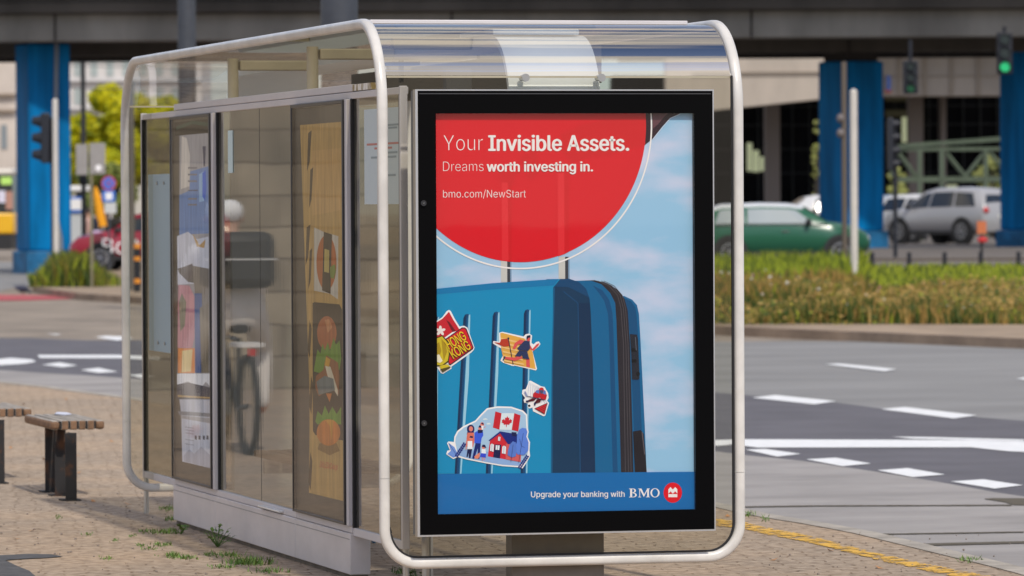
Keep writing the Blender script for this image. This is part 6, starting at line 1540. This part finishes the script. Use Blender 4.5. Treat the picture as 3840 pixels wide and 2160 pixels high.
cl = lambda n_, c_: mat('cloth_' + n_, c_, .9)
human('person', 'person in a pale pink top walking with a dark backpack beside the kiosk', 334, 160, cloth=(cl('pink', (0.62, 0.42, 0.38)), cl('brown', (0.20, 0.11, 0.08)), cl('darkhair', (0.05, 0.035, 0.03)), cl('black', (0.02, 0.02, 0.02)), m_skin), rz=math.radians(60), group='people behind the red car')
f = Far('backpack', 'dark backpack worn by the person in the pale pink top', 'backpack', 356, 159.6)
MB().ball((0, 0, 1.25), (.13, .16, .26), 14).build('bag', cl('navy', (0.02, 0.024, 0.04)), f.root, local=True, smooth=True)
human('person', 'person in black with dark hair behind the red car roof', 408, 161, cloth=(cl('black', (0.02, 0.02, 0.02)), cl('black', (0.02, 0.02, 0.02)), cl('darkhair', (0.05, 0.035, 0.03)), cl('black', (0.02, 0.02, 0.02)), m_skin), rz=math.radians(190), group='people behind the red car')

# pigeon on the asphalt
f = Far('pigeon', 'dark blue grey pigeon on the asphalt near the left edge', 'pigeon', 86, 110, turn=math.radians(-20))
m_pg = mat('pigeon_grey', (0.05, 0.06, 0.10), .6); m_pg2 = mat('pigeon_dark', (0.025, 0.027, 0.045), .6)
sk_ = MB(); sk_.ball((0, 0, .12), (.115, .06, .065), 14); sk_.ball((.10, 0, .105), (.05, .04, .045), 10); sk_.cyl((.09, 0, .12), (.145, 0, .075), .038, .03, 10); sk_.ball((.155, 0, .07), (.036, .03, .03), 10)
sk_.build('body', m_pg2, f.root, local=True, smooth=True)
MB().cyl((.185, 0, .065), (.215, 0, .05), .010, .002, 6).build('beak', m_trim, f.root, local=True)
for sg in (1, -1): MB().ball((-.03, sg * .055, .155), (.13, .016, .055), 12).build('wing', m_pg, f.root, local=True, smooth=True)
MB().prism([(-.09, -.03, .15), (-.09, .03, .15), (-.21, .04, .20), (-.21, -.04, .20)], (0, 0, .012)).build('tail', m_pg, f.root, local=True)
for sg in (1, -1): MB().cyl((.0, sg * .025, .0), (.01, sg * .025, .08), .006, None, 6).build('leg', mat('pigeon_leg', (0.4, 0.15, 0.13), .6), f.root, local=True)

# ================================================================== WHAT THE BACK WALL MIRRORS: stone wall and a cyclist, left of the frame
def ashlar():
    m = bpy.data.materials.new('ashlar'); m.use_nodes = True; nt = m.node_tree; bs = nt.nodes['Principled BSDF']; bs.inputs['Roughness'].default_value = .9
    tc = nt.nodes.new('ShaderNodeTexCoord'); mp = nt.nodes.new('ShaderNodeMapping'); mp.inputs['Rotation'].default_value = (math.radians(90), 0, 0)
    br = nt.nodes.new('ShaderNodeTexBrick'); br.inputs['Scale'].default_value = 1; br.inputs['Brick Width'].default_value = .86; br.inputs['Row Height'].default_value = .31
    br.inputs['Mortar Size'].default_value = .02; br.inputs['Mortar Smooth'].default_value = 1.0; br.inputs['Color1'].default_value = (.36, .305, .225, 1); br.inputs['Color2'].default_value = (.235, .198, .148, 1); br.inputs['Mortar'].default_value = (.17, .135, .10, 1)
    n = nt.nodes.new('ShaderNodeTexNoise'); n.inputs['Scale'].default_value = 2.0; n.inputs['Detail'].default_value = 6
    mx = nt.nodes.new('ShaderNodeMixRGB'); mx.blend_type = 'OVERLAY'; mx.inputs['Fac'].default_value = .55
    nt.links.new(tc.outputs['Object'], mp.inputs['Vector']); ds = nt.nodes.new('ShaderNodeTexNoise'); ds.inputs['Scale'].default_value = 1.6; ds.inputs['Detail'].default_value = 4; nt.links.new(mp.outputs['Vector'], ds.inputs['Vector'])
    dm = nt.nodes.new('ShaderNodeMixRGB'); dm.blend_type = 'LINEAR_LIGHT'; dm.inputs['Fac'].default_value = .05; nt.links.new(mp.outputs['Vector'], dm.inputs['Color1']); nt.links.new(ds.outputs['Color'], dm.inputs['Color2'])
    nt.links.new(dm.outputs['Color'], br.inputs['Vector']); nt.links.new(tc.outputs['Object'], n.inputs['Vector'])
    nt.links.new(br.outputs['Color'], mx.inputs['Color1']); nt.links.new(n.outputs['Fac'], mx.inputs['Color2']); nt.links.new(mx.outputs['Color'], bs.inputs['Base Color'])
    bu_ = nt.nodes.new('ShaderNodeBump'); bu_.inputs['Strength'].default_value = .3; bu_.inputs['Distance'].default_value = .03; bu_.invert = True
    nt.links.new(br.outputs['Fac'], bu_.inputs['Height']); nt.links.new(bu_.outputs['Normal'], bs.inputs['Normal'])
    return m
sw = thing('stone_wall', 'beige ashlar wall left of the frame mirrored in the shelter glass', 'wall', (-3.5, 49.3, 0))
MB().box(-12, 4.2, 49.3, 50.2, -.2, 5.2).build('masonry', ashlar(), sw)
MB().box(-12.1, 4.3, 49.2, 50.3, 5.2, 5.4).build('coping', m_kerb, sw)
vx = at_z(866, 1693, 0); bxm = 2 * XW - vx.x
bk = thing('bicycle', 'bicycle of the courier mirrored in the middle pane of the back wall', 'bicycle', (bxm, vx.y, 0))
for yy in (-.52, .54):
    c = [(0, yy + .34 * math.cos(a / 28 * 6.2832), .345 + .34 * math.sin(a / 28 * 6.2832)) for a in range(28)]
    w_ = MB().sweep(c, rsq(.05, .02, 2), (1, 0, 0), closed=True).build('wheel', m_tyre, bk, local=True, smooth=True)
    r_ = MB()
    for a in range(12): r_.cyl((0, yy, .345), (0, yy + .32 * math.cos(a / 12 * 6.2832), .345 + .32 * math.sin(a / 12 * 6.2832)), .002, None, 4)
    r_.build('spokes', m_steel, w_, local=True)
MB().tube([(0, -.52, .345), (0, -.12, .30), (0, .42, .82), (0, -.18, .80), (0, -.12, .30)], .018, 8).tube([(0, .54, .345), (0, .44, .92)], .016, 8).tube([(0, -.12, .30), (0, .42, .72)], .018, 8).build('frame', mat('bike_frame', (0.04, 0.045, 0.05), .4), bk, local=True, smooth=True)
MB().tube([(-.30, .34, 1.02), (0, .44, .98), (.30, .34, 1.02)], .013, 8).build('handlebar', m_trim, bk, local=True)
MB().ball((0, -.2, .88), (.08, .14, .035), 12).build('saddle', m_trim, bk, local=True, smooth=True)
MB().box(-.09, .09, -.66, -.30, .76, .79).build('rear_rack', mat('rack_white', (0.75, 0.74, 0.72), .5), bk, local=True)
MB().box(-.025, .025, -.68, -.66, .70, .75).build('rear_light', m_redl, bk, local=True)
rp = dict(pelvis=((0, -.18, 1.00), .165), waist=((0, -.15, 1.13), .15), chest=((0, -.02, 1.36), .145), neckb=((0, .06, 1.50), .075), neck=((0, .10, 1.56), .052), head=((0, .13, 1.66), .088), crown=((0, .13, 1.74), .072),
          shL=((-.18, .02, 1.46), .062), elL=((-.25, .20, 1.22), .043), wrL=((-.26, .30, 1.08), .030), shR=((.18, .02, 1.46), .062), elR=((.25, .20, 1.22), .043), wrR=((.26, .30, 1.08), .030),
          hiL=((-.12, -.16, .97), .115), knL=((-.24, .14, .72), .072), anL=((-.20, -.04, .34), .048), toL=((-.20, .11, .28), .04), hiR=((.12, -.16, .97), .115), knR=((.25, .06, .58), .072), anR=((.22, -.12, .18), .048), toR=((.22, .03, .12), .04))
human('person', 'courier cyclist in pale clothes and white helmet mirrored in the shelter glass', loc=(bxm, vx.y, 0), pose=rp, cloth=(cl('palegrey', (0.78, 0.74, 0.70)), cl('offwhite', (0.74, 0.69, 0.64)), cl('helmet', (0.85, 0.85, 0.86)), cl('orange', (0.65, 0.22, 0.05)), m_skin), group=None)
bp = thing('delivery_bag', 'big dark delivery bag on the back of the mirrored courier', 'delivery bag', (bxm, vx.y - .34, 1.1))
MB().box(-.215, .215, -.16, .17, .07, .47).build('bag', mat('bag_black', (0.035, 0.034, 0.033), .6), bp, local=True, bevel=.07)
MB().box(-.217, .217, -.163, -.15, .27, .282).build('reflective_band', mat('band_grey', (0.55, 0.55, 0.54), .4), bp, local=True)

# unseen building added behind the viewpoint to darken reflections in the glass
ob = thing('reflection_building', 'grey building added behind the viewpoint to darken the glass reflections', 'building', tuple(dl(-48, 0)), -YAW)
MB().box(-34, 30, -10, 0, -.2, 11).build('wall', mat('grey_facade', (0.16, 0.155, 0.15), .9, vary=.3, vscale=.3), ob, local=True)
for z_ in (1.2, 4.4, 7.6):
    for x_ in range(-33, 30, 3): MB().box(x_, x_ + 2.1, .0, .08, z_, z_ + 2).build('window', mat('street_window', (0.30, 0.36, 0.42), .15, spec=.8), ob, local=True)
MB().box(-34.3, 30.3, -10, .4, 11, 11.5).build('roof', mat('roof_edge', (0.45, 0.44, 0.42), .8), ob, local=True)
